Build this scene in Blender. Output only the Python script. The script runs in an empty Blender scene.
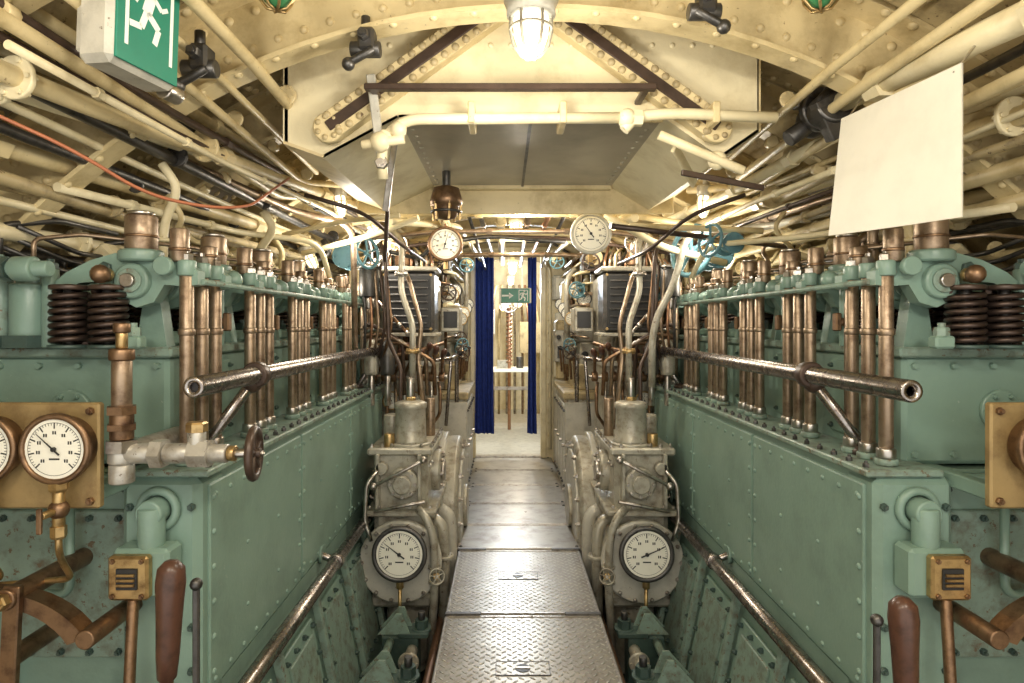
import bpy, bmesh, math, random
from mathutils import Vector, Matrix
random.seed(7)
pi=math.pi
# ------------------------------------------------------------------ materials
MATS={}
def mat(name,col,rough=.45,metal=0.0,var=.15,bump=.0,scale=14,emit=0,stain=None,spec=.5,bscale=60,chip=None,chipth=.66,chipscale=38):
    m=bpy.data.materials.new(name); m.use_nodes=True
    nt=m.node_tree; b=nt.nodes['Principled BSDF']
    c=Vector(col)
    b.inputs['Roughness'].default_value=rough
    b.inputs['Metallic'].default_value=metal
    b.inputs['Specular IOR Level'].default_value=spec
    tc=nt.nodes.new('ShaderNodeTexCoord')
    n=nt.nodes.new('ShaderNodeTexNoise'); n.inputs['Scale'].default_value=scale; n.inputs['Detail'].default_value=6
    n.inputs['Roughness'].default_value=.65
    nt.links.new(tc.outputs['Object'],n.inputs['Vector'])
    r=nt.nodes.new('ShaderNodeValToRGB')
    d=stain if stain else tuple(x*(1-2.2*var) for x in c)
    r.color_ramp.elements[0].position=.28; r.color_ramp.elements[0].color=(*[max(0,x) for x in d],1)
    r.color_ramp.elements[1].position=.52; r.color_ramp.elements[1].color=(*c,1)
    e=r.color_ramp.elements.new(.75); e.color=(*[min(1,x*(1+var*.6)) for x in c],1)
    nt.links.new(n.outputs['Fac'],r.inputs['Fac'])
    out=r.outputs['Color']
    if chip:
        n3=nt.nodes.new('ShaderNodeTexNoise'); n3.inputs['Scale'].default_value=chipscale; n3.inputs['Detail'].default_value=8; n3.inputs['Roughness'].default_value=.7
        nt.links.new(tc.outputs['Object'],n3.inputs['Vector'])
        mr3=nt.nodes.new('ShaderNodeMapRange'); mr3.inputs['From Min'].default_value=chipth; mr3.inputs['From Max'].default_value=chipth+.03
        nt.links.new(n3.outputs['Fac'],mr3.inputs['Value'])
        mx=nt.nodes.new('ShaderNodeMix'); mx.data_type='RGBA'
        nt.links.new(mr3.outputs['Result'],mx.inputs[0]); nt.links.new(out,mx.inputs[6]); mx.inputs[7].default_value=(*chip,1)
        out=mx.outputs[2]
    nt.links.new(out,b.inputs['Base Color'])
    mr=nt.nodes.new('ShaderNodeMapRange'); mr.inputs['To Min'].default_value=min(1,rough+.15); mr.inputs['To Max'].default_value=max(.05,rough-.1)
    nt.links.new(n.outputs['Fac'],mr.inputs['Value']); nt.links.new(mr.outputs['Result'],b.inputs['Roughness'])
    if bump:
        n2=nt.nodes.new('ShaderNodeTexNoise'); n2.inputs['Scale'].default_value=bscale; n2.inputs['Detail'].default_value=4
        nt.links.new(tc.outputs['Object'],n2.inputs['Vector'])
        bp=nt.nodes.new('ShaderNodeBump'); bp.inputs['Strength'].default_value=bump; bp.inputs['Distance'].default_value=.004
        nt.links.new(n2.outputs['Fac'],bp.inputs['Height']); nt.links.new(bp.outputs['Normal'],b.inputs['Normal'])
    if emit:
        b.inputs['Emission Color'].default_value=(*c,1); b.inputs['Emission Strength'].default_value=emit
    MATS[name]=m; return m
mat('green',(.205,.31,.255),.32,0,.11,.2,4,chip=(.32,.40,.35),chipth=.67)
mat('green_dark',(.05,.085,.073),.4,0,.2,.2,12,chip=(.10,.09,.07),chipth=.62)
mat('green_worn',(.21,.295,.245),.38,0,.18,.3,20,stain=(.12,.11,.08),chip=(.14,.105,.065),chipth=.59)
mat('cream',(.68,.56,.315),.38,0,.11,.25,6,stain=(.42,.32,.15),chip=(.30,.22,.12),chipth=.65)
mat('cream_lt',(.78,.69,.455),.40,0,.08,.2,6,stain=(.60,.50,.29),chip=(.42,.33,.2),chipth=.68)
mat('cream_dirty',(.48,.385,.21),.5,0,.2,.3,7,stain=(.15,.11,.06),chip=(.16,.11,.06),chipth=.61)
mat('hull_grey',(.22,.19,.145),.55,0,.25,.3,7,stain=(.08,.06,.04))
mat('steel',(.50,.47,.43),.30,1,.22,.05,22,stain=(.20,.15,.11))
mat('silver',(.50,.48,.43),.36,.55,.18,.2,18,stain=(.26,.22,.17),chip=(.2,.16,.12),chipth=.62)
mat('steel_dark',(.11,.105,.10),.38,.8,.25,.1,22)
mat('tube',(.36,.27,.19),.38,.8,.24,.08,24,stain=(.15,.095,.06))
mat('rail',(.36,.33,.31),.24,1,.25,.05,30,stain=(.12,.08,.065))
mat('brass',(.50,.35,.16),.34,.85,.22,.05,25,stain=(.20,.12,.05))
mat('bronze',(.25,.155,.09),.40,.85,.25,.1,25,stain=(.10,.055,.035))
mat('board',(.38,.27,.12),.42,.35,.2,.1,12,stain=(.22,.14,.06))
mat('copper',(.40,.22,.13),.38,.8,.2,.05,20)
mat('grey_mach',(.43,.405,.33),.35,.3,.16,.25,14,stain=(.17,.135,.09),chip=(.14,.10,.07),chipth=.62)
mat('grey_lt',(.52,.50,.43),.38,.1,.12,.2,14,chip=(.20,.16,.11),chipth=.64)
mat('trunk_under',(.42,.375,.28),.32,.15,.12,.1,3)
mat('black',(.02,.02,.02),.4,0,.2,.1,20)
mat('brown_dark',(.07,.045,.033),.35,.3,.2,.1,20)
mat('spring',(.075,.052,.042),.36,.7,.3,.1,30)
mat('blue_grey',(.12,.26,.31),.4,.1,.15,.2,15)
mat('blue_cloth',(.012,.035,.23),.8,0,.2,.1,30)
mat('white',(.88,.85,.74),.5,0,.03,0,10)
mat('dial',(.86,.84,.73),.4,0,.03,0,10)
mat('sign_green',(.01,.20,.13),.4,0,.05,0,10)
mat('sign_white',(.85,.88,.82),.4,0,.02,0,10)
mat('wood',(.085,.038,.024),.3,0,.25,.1,30)
mat('cable_orange',(.38,.13,.06),.5,0,.1,0,30)
mat('bilge',(.05,.045,.035),.6,.2,.3,.3,8)
mat('glow',(1,.92,.74),.4,0,0,0,10,emit=2.0)
mat('lamp_green',(.05,.2,.08),.2,0,.1,0,10)
mat('floor_plain',(.34,.315,.27),.30,.6,.22,.15,6,stain=(.18,.145,.11),chip=(.42,.40,.36),chipth=.62)
def diamond():
    m=mat('tread',(.33,.305,.26),.30,.65,.22,0,5,stain=(.16,.13,.095))
    nt=m.node_tree; b=nt.nodes['Principled BSDF']; N=nt.nodes; L=nt.links
    tc=N.new('ShaderNodeTexCoord'); mp=N.new('ShaderNodeMapping'); mp.inputs['Rotation'].default_value=(0,0,pi/4); mp.inputs['Scale'].default_value=(30,30,30)
    L.new(tc.outputs['Object'],mp.inputs['Vector'])
    sp=N.new('ShaderNodeSeparateXYZ'); L.new(mp.outputs['Vector'],sp.inputs[0])
    def mth(op,a,b2=None):
        n=N.new('ShaderNodeMath'); n.operation=op
        for i,x in enumerate((a,b2)):
            if x is None: continue
            if isinstance(x,(int,float)): n.inputs[i].default_value=x
            else: L.new(x,n.inputs[i])
        return n.outputs[0]
    fx=mth('SUBTRACT',mth('FRACT',sp.outputs[0]),.5); fy=mth('SUBTRACT',mth('FRACT',sp.outputs[1]),.5)
    par=mth('FLOORED_MODULO',mth('ADD',mth('FLOOR',sp.outputs[0]),mth('FLOOR',sp.outputs[1])),2)
    def ell(a,c): return mth('ADD',mth('POWER',mth('DIVIDE',mth('ABSOLUTE',a),.46),2),mth('POWER',mth('DIVIDE',mth('ABSOLUTE',c),.17),2))
    e1=ell(fx,fy); e2=ell(fy,fx)
    mix=N.new('ShaderNodeMix'); L.new(par,mix.inputs[0]); L.new(e1,mix.inputs[2]); L.new(e2,mix.inputs[3])
    h=mth('SUBTRACT',1.0,mth('MINIMUM',mix.outputs[0],1.0))
    bp=N.new('ShaderNodeBump'); bp.inputs['Strength'].default_value=1; bp.inputs['Distance'].default_value=.006
    L.new(h,bp.inputs['Height']); L.new(bp.outputs['Normal'],b.inputs['Normal'])
    old=b.inputs['Base Color'].links[0].from_socket
    mx=N.new('ShaderNodeMix'); mx.data_type='RGBA'
    L.new(mth('MULTIPLY',mth('MINIMUM',mth('MULTIPLY',h,2),1),.6),mx.inputs[0]); L.new(old,mx.inputs[6]); mx.inputs[7].default_value=(.62,.59,.52,1)
    L.new(mx.outputs[2],b.inputs['Base Color'])
diamond()
# ------------------------------------------------------------------ mesh builder
def basis(n):
    n=Vector(n).normalized()
    t=Vector((0,0,1)) if abs(n.z)<.9 else Vector((0,1,0))
    u=t.cross(n).normalized(); v=n.cross(u).normalized()
    return u,v,n
class M:
    def __init__(s): s.v=[];s.f=[];s.m=[];s.s=[];s.names=[]
    def mi(s,n):
        if n not in s.names: s.names.append(n)
        return s.names.index(n)
    def add(s,vs,fs,m,smooth=False):
        o=len(s.v); k=s.mi(m); s.v+= [tuple(x) for x in vs]
        for i,f in enumerate(fs):
            s.f.append([o+j for j in f]); s.m.append(k); s.s.append(smooth if not isinstance(smooth,list) else smooth[i])
    def box(s,a,b,m,c=.004,R=None,ctr=None):
        lo=[min(a[i],b[i]) for i in range(3)]; hi=[max(a[i],b[i]) for i in range(3)]
        C=[(lo[i]+hi[i])/2 for i in range(3)]; h=[(hi[i]-lo[i])/2 for i in range(3)]
        c=min(c,*[x*.45 for x in h])
        vs=[];idx={}
        for sx in(-1,1):
            for sy in(-1,1):
                for sz in(-1,1):
                    for k in range(3):
                        sg=(sx,sy,sz); p=[sg[i]*(h[i]-(0 if i==k else c)) for i in range(3)]
                        idx[(sx,sy,sz,k)]=len(vs); vs.append(p)
        fs=[]
        for k in range(3):
            i,j=[q for q in range(3) if q!=k]
            for sk in(-1,1):
                f=[]
                for si,sj in((-1,-1),(1,-1),(1,1),(-1,1)):
                    g=[0,0,0];g[k]=sk;g[i]=si;g[j]=sj; f.append(idx[(*g,k)])
                fs.append(f)
        for k in range(3):
            i,j=[q for q in range(3) if q!=k]
            for si in(-1,1):
                for sj in(-1,1):
                    g1=[0,0,0];g1[k]=-1;g1[i]=si;g1[j]=sj; g2=g1[:];g2[k]=1
                    fs.append([idx[(*g1,i)],idx[(*g2,i)],idx[(*g2,j)],idx[(*g1,j)]])
        for sx in(-1,1):
            for sy in(-1,1):
                for sz in(-1,1): fs.append([idx[(sx,sy,sz,k)] for k in range(3)])
        out=[]
        for p in vs:
            q=Vector(p)
            if R is not None: q=R@q
            out.append(q+Vector(C))
        s.add(out,fs,m)
    def obox(s,c,size,m,R=None,ch=.004):
        c=Vector(c);h=Vector(size)/2
        s.box(c-h,c+h,m,ch,R)
    def beam(s,p0,p1,w,t,m,up=(0,0,1),ch=.003):
        p0=Vector(p0);p1=Vector(p1);d=(p1-p0);L=d.length;d.normalize()
        u=Vector(up); x=u.cross(d).normalized(); u=d.cross(x).normalized()
        R=Matrix((x,d,u)).transposed()
        s.obox((p0+p1)/2,(w,L,t),m,R,ch)
    def lathe(s,o,ax,prof,m,n=20,caps=True,a0=0):
        u,v,w=basis(ax);o=Vector(o);vs=[];fs=[];sm=[]
        for r,t in prof:
            for i in range(n):
                a=a0+2*pi*i/n; vs.append(o+w*t+(u*math.cos(a)+v*math.sin(a))*r)
        for k in range(len(prof)-1):
            for i in range(n):
                j=(i+1)%n; fs.append([k*n+i,k*n+j,(k+1)*n+j,(k+1)*n+i]); sm.append(n>8)
        if caps:
            if prof[0][0]>1e-6: fs.append(list(range(n))[::-1]); sm.append(False)
            if prof[-1][0]>1e-6: fs.append([(len(prof)-1)*n+i for i in range(n)]); sm.append(False)
        s.add(vs,fs,m,sm)
    def cyl(s,p0,p1,r,m,n=16,r1=None,ch=None):
        p0=Vector(p0);p1=Vector(p1);L=(p1-p0).length; r1=r if r1 is None else r1
        if L<1e-6:return
        if n<=8: s.lathe(p0,p1-p0,[(r,0),(r1,L)],m,n); return
        c=min(r*.12,L*.2) if ch is None else ch
        e=min(c*.15,.0004)
        s.lathe(p0,p1-p0,[(r-c,0),(r-e,c*.8),(r,c),(r1,L-c),(r1-e,L-c*.8),(r1-c,L)],m,n)
    def nut(s,p,ax,r,h,m,stud=True):
        p=Vector(p);w=Vector(ax).normalized()
        s.lathe(p,w,[(r,0),(r,h*.8),(r*.85,h)],m,6,a0=random.random())
        if stud: s.lathe(p,w,[(r*.5,h),(r*.5,h*1.5)],m,8)
    def rivet(s,p,ax,r,m):
        s.lathe(p,ax,[(r,0),(r*.85,r*.35),(r*.45,r*.6),(0,r*.68)],m,9,caps=False)
    def sphere(s,c,r,m,n=16,sc=(1,1,1)):
        k=n//2;vs=[];fs=[];c=Vector(c)
        for j in range(k+1):
            th=pi*j/k
            for i in range(n):
                a=2*pi*i/n; vs.append(c+Vector((r*sc[0]*math.sin(th)*math.cos(a),r*sc[1]*math.sin(th)*math.sin(a),r*sc[2]*math.cos(th))))
        for j in range(k):
            for i in range(n):
                q=(i+1)%n; fs.append([j*n+i,(j+1)*n+i,(j+1)*n+q,j*n+q])
        s.add(vs,fs,m,True)
    def sweep(s,pts,r,m,n=10,closed=False,caps=True):
        pts=[Vector(p) for p in pts];N=len(pts);vs=[];fs=[];sm=[]
        T=[]
        for i in range(N):
            if closed: t=pts[(i+1)%N]-pts[i-1]
            else: t=pts[min(i+1,N-1)]-pts[max(i-1,0)]
            T.append(t.normalized())
        u,_,_=basis(T[0])
        for i in range(N):
            u=(u-T[i]*u.dot(T[i])).normalized(); v=T[i].cross(u)
            for k in range(n):
                a=2*pi*k/n; vs.append(pts[i]+(u*math.cos(a)+v*math.sin(a))*r)
        for i in range(N if closed else N-1):
            a=i*n;b=((i+1)%N)*n
            for k in range(n):
                q=(k+1)%n; fs.append([a+k,a+q,b+q,b+k]);sm.append(True)
        if not closed and caps:
            fs.append(list(range(n))[::-1]);fs.append([(N-1)*n+k for k in range(n)]);sm+=[False,False]
        s.add(vs,fs,m,sm)
    def pipe(s,pts,r,m,n=12,b=None,fl=False):
        pts=[Vector(p) for p in pts]; b=b or r*3.2; out=[pts[0]]
        for i in range(1,len(pts)-1):
            a,c,d=pts[i-1],pts[i],pts[i+1]
            k1=min(b,(a-c).length*.45);k2=min(b,(d-c).length*.45)
            q0=c+(a-c).normalized()*k1;q1=c+(d-c).normalized()*k2
            for j in range(7):
                t=j/6; out.append(q0*(1-t)**2+c*2*t*(1-t)+q1*t*t)
        out.append(pts[-1]); s.sweep(out,r,m,n)
        if fl:
            for e,q in((pts[0],pts[1]),(pts[-1],pts[-2])): s.flange(e,q-e,r*2,r*.6,m)
    def torus(s,c,ax,R,r,m,n=28,k=8,a0=0,a1=2*pi):
        u,v,w=basis(ax);c=Vector(c);full=abs(a1-a0-2*pi)<1e-4
        N=n if full else n+1
        s.sweep([c+(u*math.cos(a0+(a1-a0)*i/n)+v*math.sin(a0+(a1-a0)*i/n))*R for i in range(N)],r,m,k,closed=full)
    def coil(s,p0,ax,R,r,turns,L,m,n=14):
        u,v,w=basis(ax);p0=Vector(p0);N=int(turns*n)
        s.sweep([p0+w*(L*i/N)+(u*math.cos(2*pi*i/n)+v*math.sin(2*pi*i/n))*R for i in range(N+1)],r,m,6)
    def prism(s,pts,o,xa,ya,th,m):
        o=Vector(o);xa=Vector(xa).normalized();ya=Vector(ya).normalized();z=xa.cross(ya)
        n=len(pts)
        a=[o+xa*p[0]+ya*p[1] for p in pts]; b=[q+z*th for q in a]
        fs=[list(range(n))[::-1],[n+i for i in range(n)]]+[[i,(i+1)%n,n+(i+1)%n,n+i] for i in range(n)]
        s.add(a+b,fs,m)
    def flange(s,c,ax,r,t,m,nb=6,bm=None):
        c=Vector(c);u,v,w=basis(ax); s.cyl(c-w*t/2,c+w*t/2,r,m,18)
        for i in range(nb):
            a=2*pi*i/nb; q=c+(u*math.cos(a)+v*math.sin(a))*r*.8
            s.nut(q+w*t/2,w,r*.13,r*.14,bm or m); s.nut(q-w*t/2,-w,r*.13,r*.14,bm or m,False)
    def wheel(s,c,ax,R,m,r=None,sp=5,hub=None):
        r=r or R*.11;c=Vector(c);u,v,w=basis(ax); s.torus(c,w,R,r,m,28,8)
        s.cyl(c-w*r*1.6,c+w*r*1.6,R*.22,m,12)
        for i in range(sp):
            a=2*pi*i/sp+.4;d=u*math.cos(a)+v*math.sin(a)
            s.cyl(c+d*R*.15,c+d*R,r*.7,m,8)
        s.nut(c+w*r*1.6,w,R*.12,R*.1,hub or 'steel')
    def valve(s,c,flow,stem,r,m,wm,R=None,L=None):
        c=Vector(c);f=Vector(flow).normalized();w=Vector(stem).normalized();R=R or r*2.6
        s.sphere(c,r*1.45,m,14); s.cyl(c-f*r*2,c+f*r*2,r*1.05,m,14)
        s.flange(c-f*r*2,f,r*1.8,r*.5,m);s.flange(c+f*r*2,f,r*1.8,r*.5,m)
        s.cyl(c,c+w*r*2.2,r*.9,m,12); s.nut(c+w*r*2.2,w,r*1.0,r*.6,'brass',False)
        e=L or r*4.2
        s.cyl(c+w*r*2,c+w*e,r*.3,'steel',8); s.wheel(c+w*e,w,R,wm)
    def gauge(s,c,nrm,R,bez='brass',needle=2.2,depth=None,up=None):
        c=Vector(c);w=Vector(nrm).normalized();u,v,_=basis(w);dp=depth or R*.5
        s.lathe(c-w*dp,w,[(R*.8,0),(R*.92,dp*.1),(R*.92,dp*.75),(R*1.08,dp*.8),(R*1.08,dp*1.02),(R*1.04,dp*1.1),(R*.93,dp*1.1),(R*.9,dp*1.0),(R*.9,dp*.96)],bez,36,caps=False)
        s.lathe(c-w*dp,w,[(R*.8,0),(R*.8,.001)],bez,36)
        s.lathe(c-w*.002,w,[(R*.93,0),(R*.93,.0015)],'dial',36)
        for i in range(41):
            a=-pi*.25+1.5*pi*i/40;big=i%5==0
            d=u*math.cos(a)+v*math.sin(a);e=w.cross(d);r0=R*(.62 if big else .72);r1=R*.8;t=R*(.02 if big else .008)
            q=c+w*.0005
            s.add([q+d*r0-e*t,q+d*r1-e*t,q+d*r1+e*t,q+d*r0+e*t],[[0,1,2,3]],'black')
            if big:
                for dx in (-.035,.035):
                    g=c+w*.0006+d*R*.5+u*R*dx
                    s.add([g-u*R*.022-v*R*.05,g+u*R*.022-v*R*.05,g+u*R*.022+v*R*.05,g-u*R*.022+v*R*.05],[[0,1,2,3]],'black')
        s.torus(c+w*.0005,w,R*.8,R*.006,'black',40,4)
        d=u*math.cos(needle)+v*math.sin(needle)
        e=w.cross(d)
        q=c+w*R*.06
        s.prism([(-R*.25,-R*.03),(R*.72,-R*.008),(R*.72,R*.008),(-R*.25,R*.03)],q,d,e,R*.012,'black')
        s.cyl(c,c+w*R*.1,R*.07,'black',12)
        g=c+w*.0006-v*R*.3
        s.add([g-u*R*.16-v*R*.025,g+u*R*.16-v*R*.025,g+u*R*.16+v*R*.025,g-u*R*.16+v*R*.025],[[0,1,2,3]],'black')
    def done(s,name):
        lo=Vector([min(p[i] for p in s.v) for i in range(3)]);hi=Vector([max(p[i] for p in s.v) for i in range(3)])
        c=(lo+hi)/2
        me=bpy.data.meshes.new(name); me.from_pydata([tuple(Vector(p)-c) for p in s.v],[],s.f)
        for n in s.names: me.materials.append(MATS[n])
        me.polygons.foreach_set('material_index',s.m); me.polygons.foreach_set('use_smooth',s.s)
        bm=bmesh.new();bm.from_mesh(me);bmesh.ops.recalc_face_normals(bm,faces=bm.faces);bm.to_mesh(me);bm.free()
        me.update()
        o=bpy.data.objects.new(name,me);o.location=c;bpy.context.collection.objects.link(o);return o

CY=[1.92+.455*i for i in range(6)]
# ------------------------------------------------------------------ hull shell
HC=.25;HR=2.36
def hp(r,a,y): return Vector((r*math.sin(a),y,HC+r*math.cos(a)))
def shell(name,a0,a1,n):
    m=M(); ys=[-.9+.5*i for i in range(26)];vs=[];fs=[]
    for y in ys:
        for i in range(n+1): vs.append(hp(HR,a0+(a1-a0)*i/n,y))
    for j in range(len(ys)-1):
        for i in range(n): fs.append([j*(n+1)+i,j*(n+1)+i+1,(j+1)*(n+1)+i+1,(j+1)*(n+1)+i])
    m.add(vs,fs,'cream_dirty',True)
    m.add([Vector((p[0]*1.01,p[1],HC+(p[2]-HC)*1.01)) for p in vs],fs,'hull_grey',True)
    m.done(name)
shell('ceiling',-.95,.95,36);shell('wall_left',-2.25,-.95,22);shell('wall_right',.95,2.25,22)
def ring(m,y,ri,ro,th,mt,n=64,A=1.75):
    vs=[];fs=[]
    for i in range(n+1):
        a=-A+2*A*i/n
        for (r,dy) in((ri,-th/2),(ro,-th/2),(ro,th/2),(ri,th/2)): vs.append(hp(r,a,y+dy))
    for i in range(n):
        for q in range(4): fs.append([i*4+q,i*4+(q+1)%4,(i+1)*4+(q+1)%4,(i+1)*4+q])
    m.add(vs,fs,mt)
fy=[.80,1.36,1.95,2.6,3.35,3.95,4.55,5.15,5.75,6.35,6.9,8.0,9.0]
for y in fy:
    m=M(); deep=abs(y-1.95)<.01
    d=.15 if not deep else .20
    ring(m,y,HR-d,HR-.002,.014,'cream'); ring(m,y,HR-d-.014,HR-d,.085,'cream')
    ring(m,y-.05,HR-.016,HR-.002,.11,'cream')
    NN=80
    for i in range(NN+1):
        a=-1.5+3*i/NN
        m.rivet(hp(HR-.045,a,y-.007),(0,-1,0),.015,'cream')
        q=hp(HR-.016,a,y-.085); m.rivet(q,Vector((-math.sin(a),0,-math.cos(a))),.016,'cream')
        if deep: m.rivet(hp(HR-.15,a+.015,y-.007),(0,-1,0),.014,'cream')
    for i in range(50):
        a=-1.4+2.8*i/49;q=hp(HR-d-.014,a,y-.024); m.rivet(q,Vector((-math.sin(a),0,-math.cos(a))),.013,'cream')
    m.done('hull_frame')
for s in(-1,1):
    for a0 in(.30,.62,1.02):
        m=M()
        for i in range(len(fy)-3):
            y0=fy[i]+.05;y1=fy[i+1]-.12
            c=hp(HR-.02,s*(a0+.11),(y0+y1)/2)
            R=Matrix.Rotation(s*(a0+.11),3,'Y')
            m.obox(c,(.30 if a0<.5 else .36,(y1-y0)*.9,.02),'cream_dirty' if a0<.5 else ('hull_grey' if (i+int(a0*10))%2 else 'cream_dirty'),R)
            for dx in(-.15,-.075,0,.075,.15):
                if a0<.5: dx*=.8
                for yy in(y0+.05,y1-.05): m.rivet(c+R@Vector((dx,yy-(y0+y1)/2,-.01)),R@Vector((0,0,-1)),.015,'cream')
            for k in range(5):
                for dx in(-.13,.13): m.rivet(c+R@Vector((dx,(k-2)*(y1-y0)*.16,-.01)),R@Vector((0,0,-1)),.015,'cream')
        m.done('hull_lining_plate')
# ------------------------------------------------------------------ floor
m=M(); m.box((-1.9,-.9,-.62),(1.9,7,-.6),'bilge'); m.done('bilge_floor')
m=M()
py=[.2,1.2,2.2,3.2,4.12]
for i in range(4):
    m.box((-.39,py[i]+.010,-.022),(.39,py[i+1]-.010,0),'tread',.003)
    for x in(-.385,.375): m.box((x,py[i]+.012,0),(x+.01,py[i+1]-.012,.004),'steel',.001)
    for y in(py[i]+.014,py[i+1]-.024): m.box((-.385,y,0),(.385,y+.01,.004),'steel',.001)
    for yy in ((py[i]+.5),):
        m.box((-.13,yy-.055,.0),(.10,yy+.055,.002),'tread',.001)
        for e in((-.13,yy-.055,.10,yy-.051),(-.13,yy+.051,.10,yy+.055),(-.13,yy-.055,-.126,yy+.055),(.096,yy-.055,.10,yy+.055)):
            m.box((e[0],e[1],.0),(e[2],e[3],.0035),'steel_dark',.0005)
        m.lathe((-.015,yy,.001),(0,0,1),[(.032,0),(.032,.003)],'black',16)
        m.box((-.045,yy-.006,.002),(.015,yy+.006,.007),'steel',.001)
    for x in(-.30,.30):
        m.box((x-.09,py[i+1]-.014,-.01),(x+.09,py[i+1]+.014,.012),'steel_dark',.003)
    m.box((-.36,py[i+1]-.03,-.08),(.36,py[i+1]+.03,-.03),'green_dark')
for s in(-1,1):
    m.box((s*.33,.2,-.1),(s*.37,4.2,-.025),'steel_dark')
    for y in [1,2,3,4]: m.box((s*.33,y,-.6),(s*.37,y+.05,-.1),'steel_dark')
m.done('floor')
m=M()
py=[4.14,4.65,5.2,5.8,6.4,7.05]
for i in range(5):
    w=.42
    m.box((-w,py[i]+.006,-.025),(w,py[i+1]-.006,0),'floor_plain',.003)
    m.box((-w+.02,py[i]+.012,0),(w-.02,py[i]+.022,.004),'steel',.001)
    m.box((-w+.02,py[i+1]-.022,0),(w-.02,py[i+1]-.012,.004),'steel',.001)
    for x in(-w+.04,w-.04):
        for y in(py[i]+.05,py[i+1]-.06): m.rivet((x,y,0),(0,0,1),.012,'steel_dark')
for s in(-1,1): 
    m.box((s*.42,4.3,-.06),(s*1.9,7.0,-.04),'floor_plain')
m.done('floor_plate')
m=M();m.box((-1.6,7.1,-.05),(1.6,11.2,-.02),'grey_lt');m.done('floor_aft')

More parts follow.
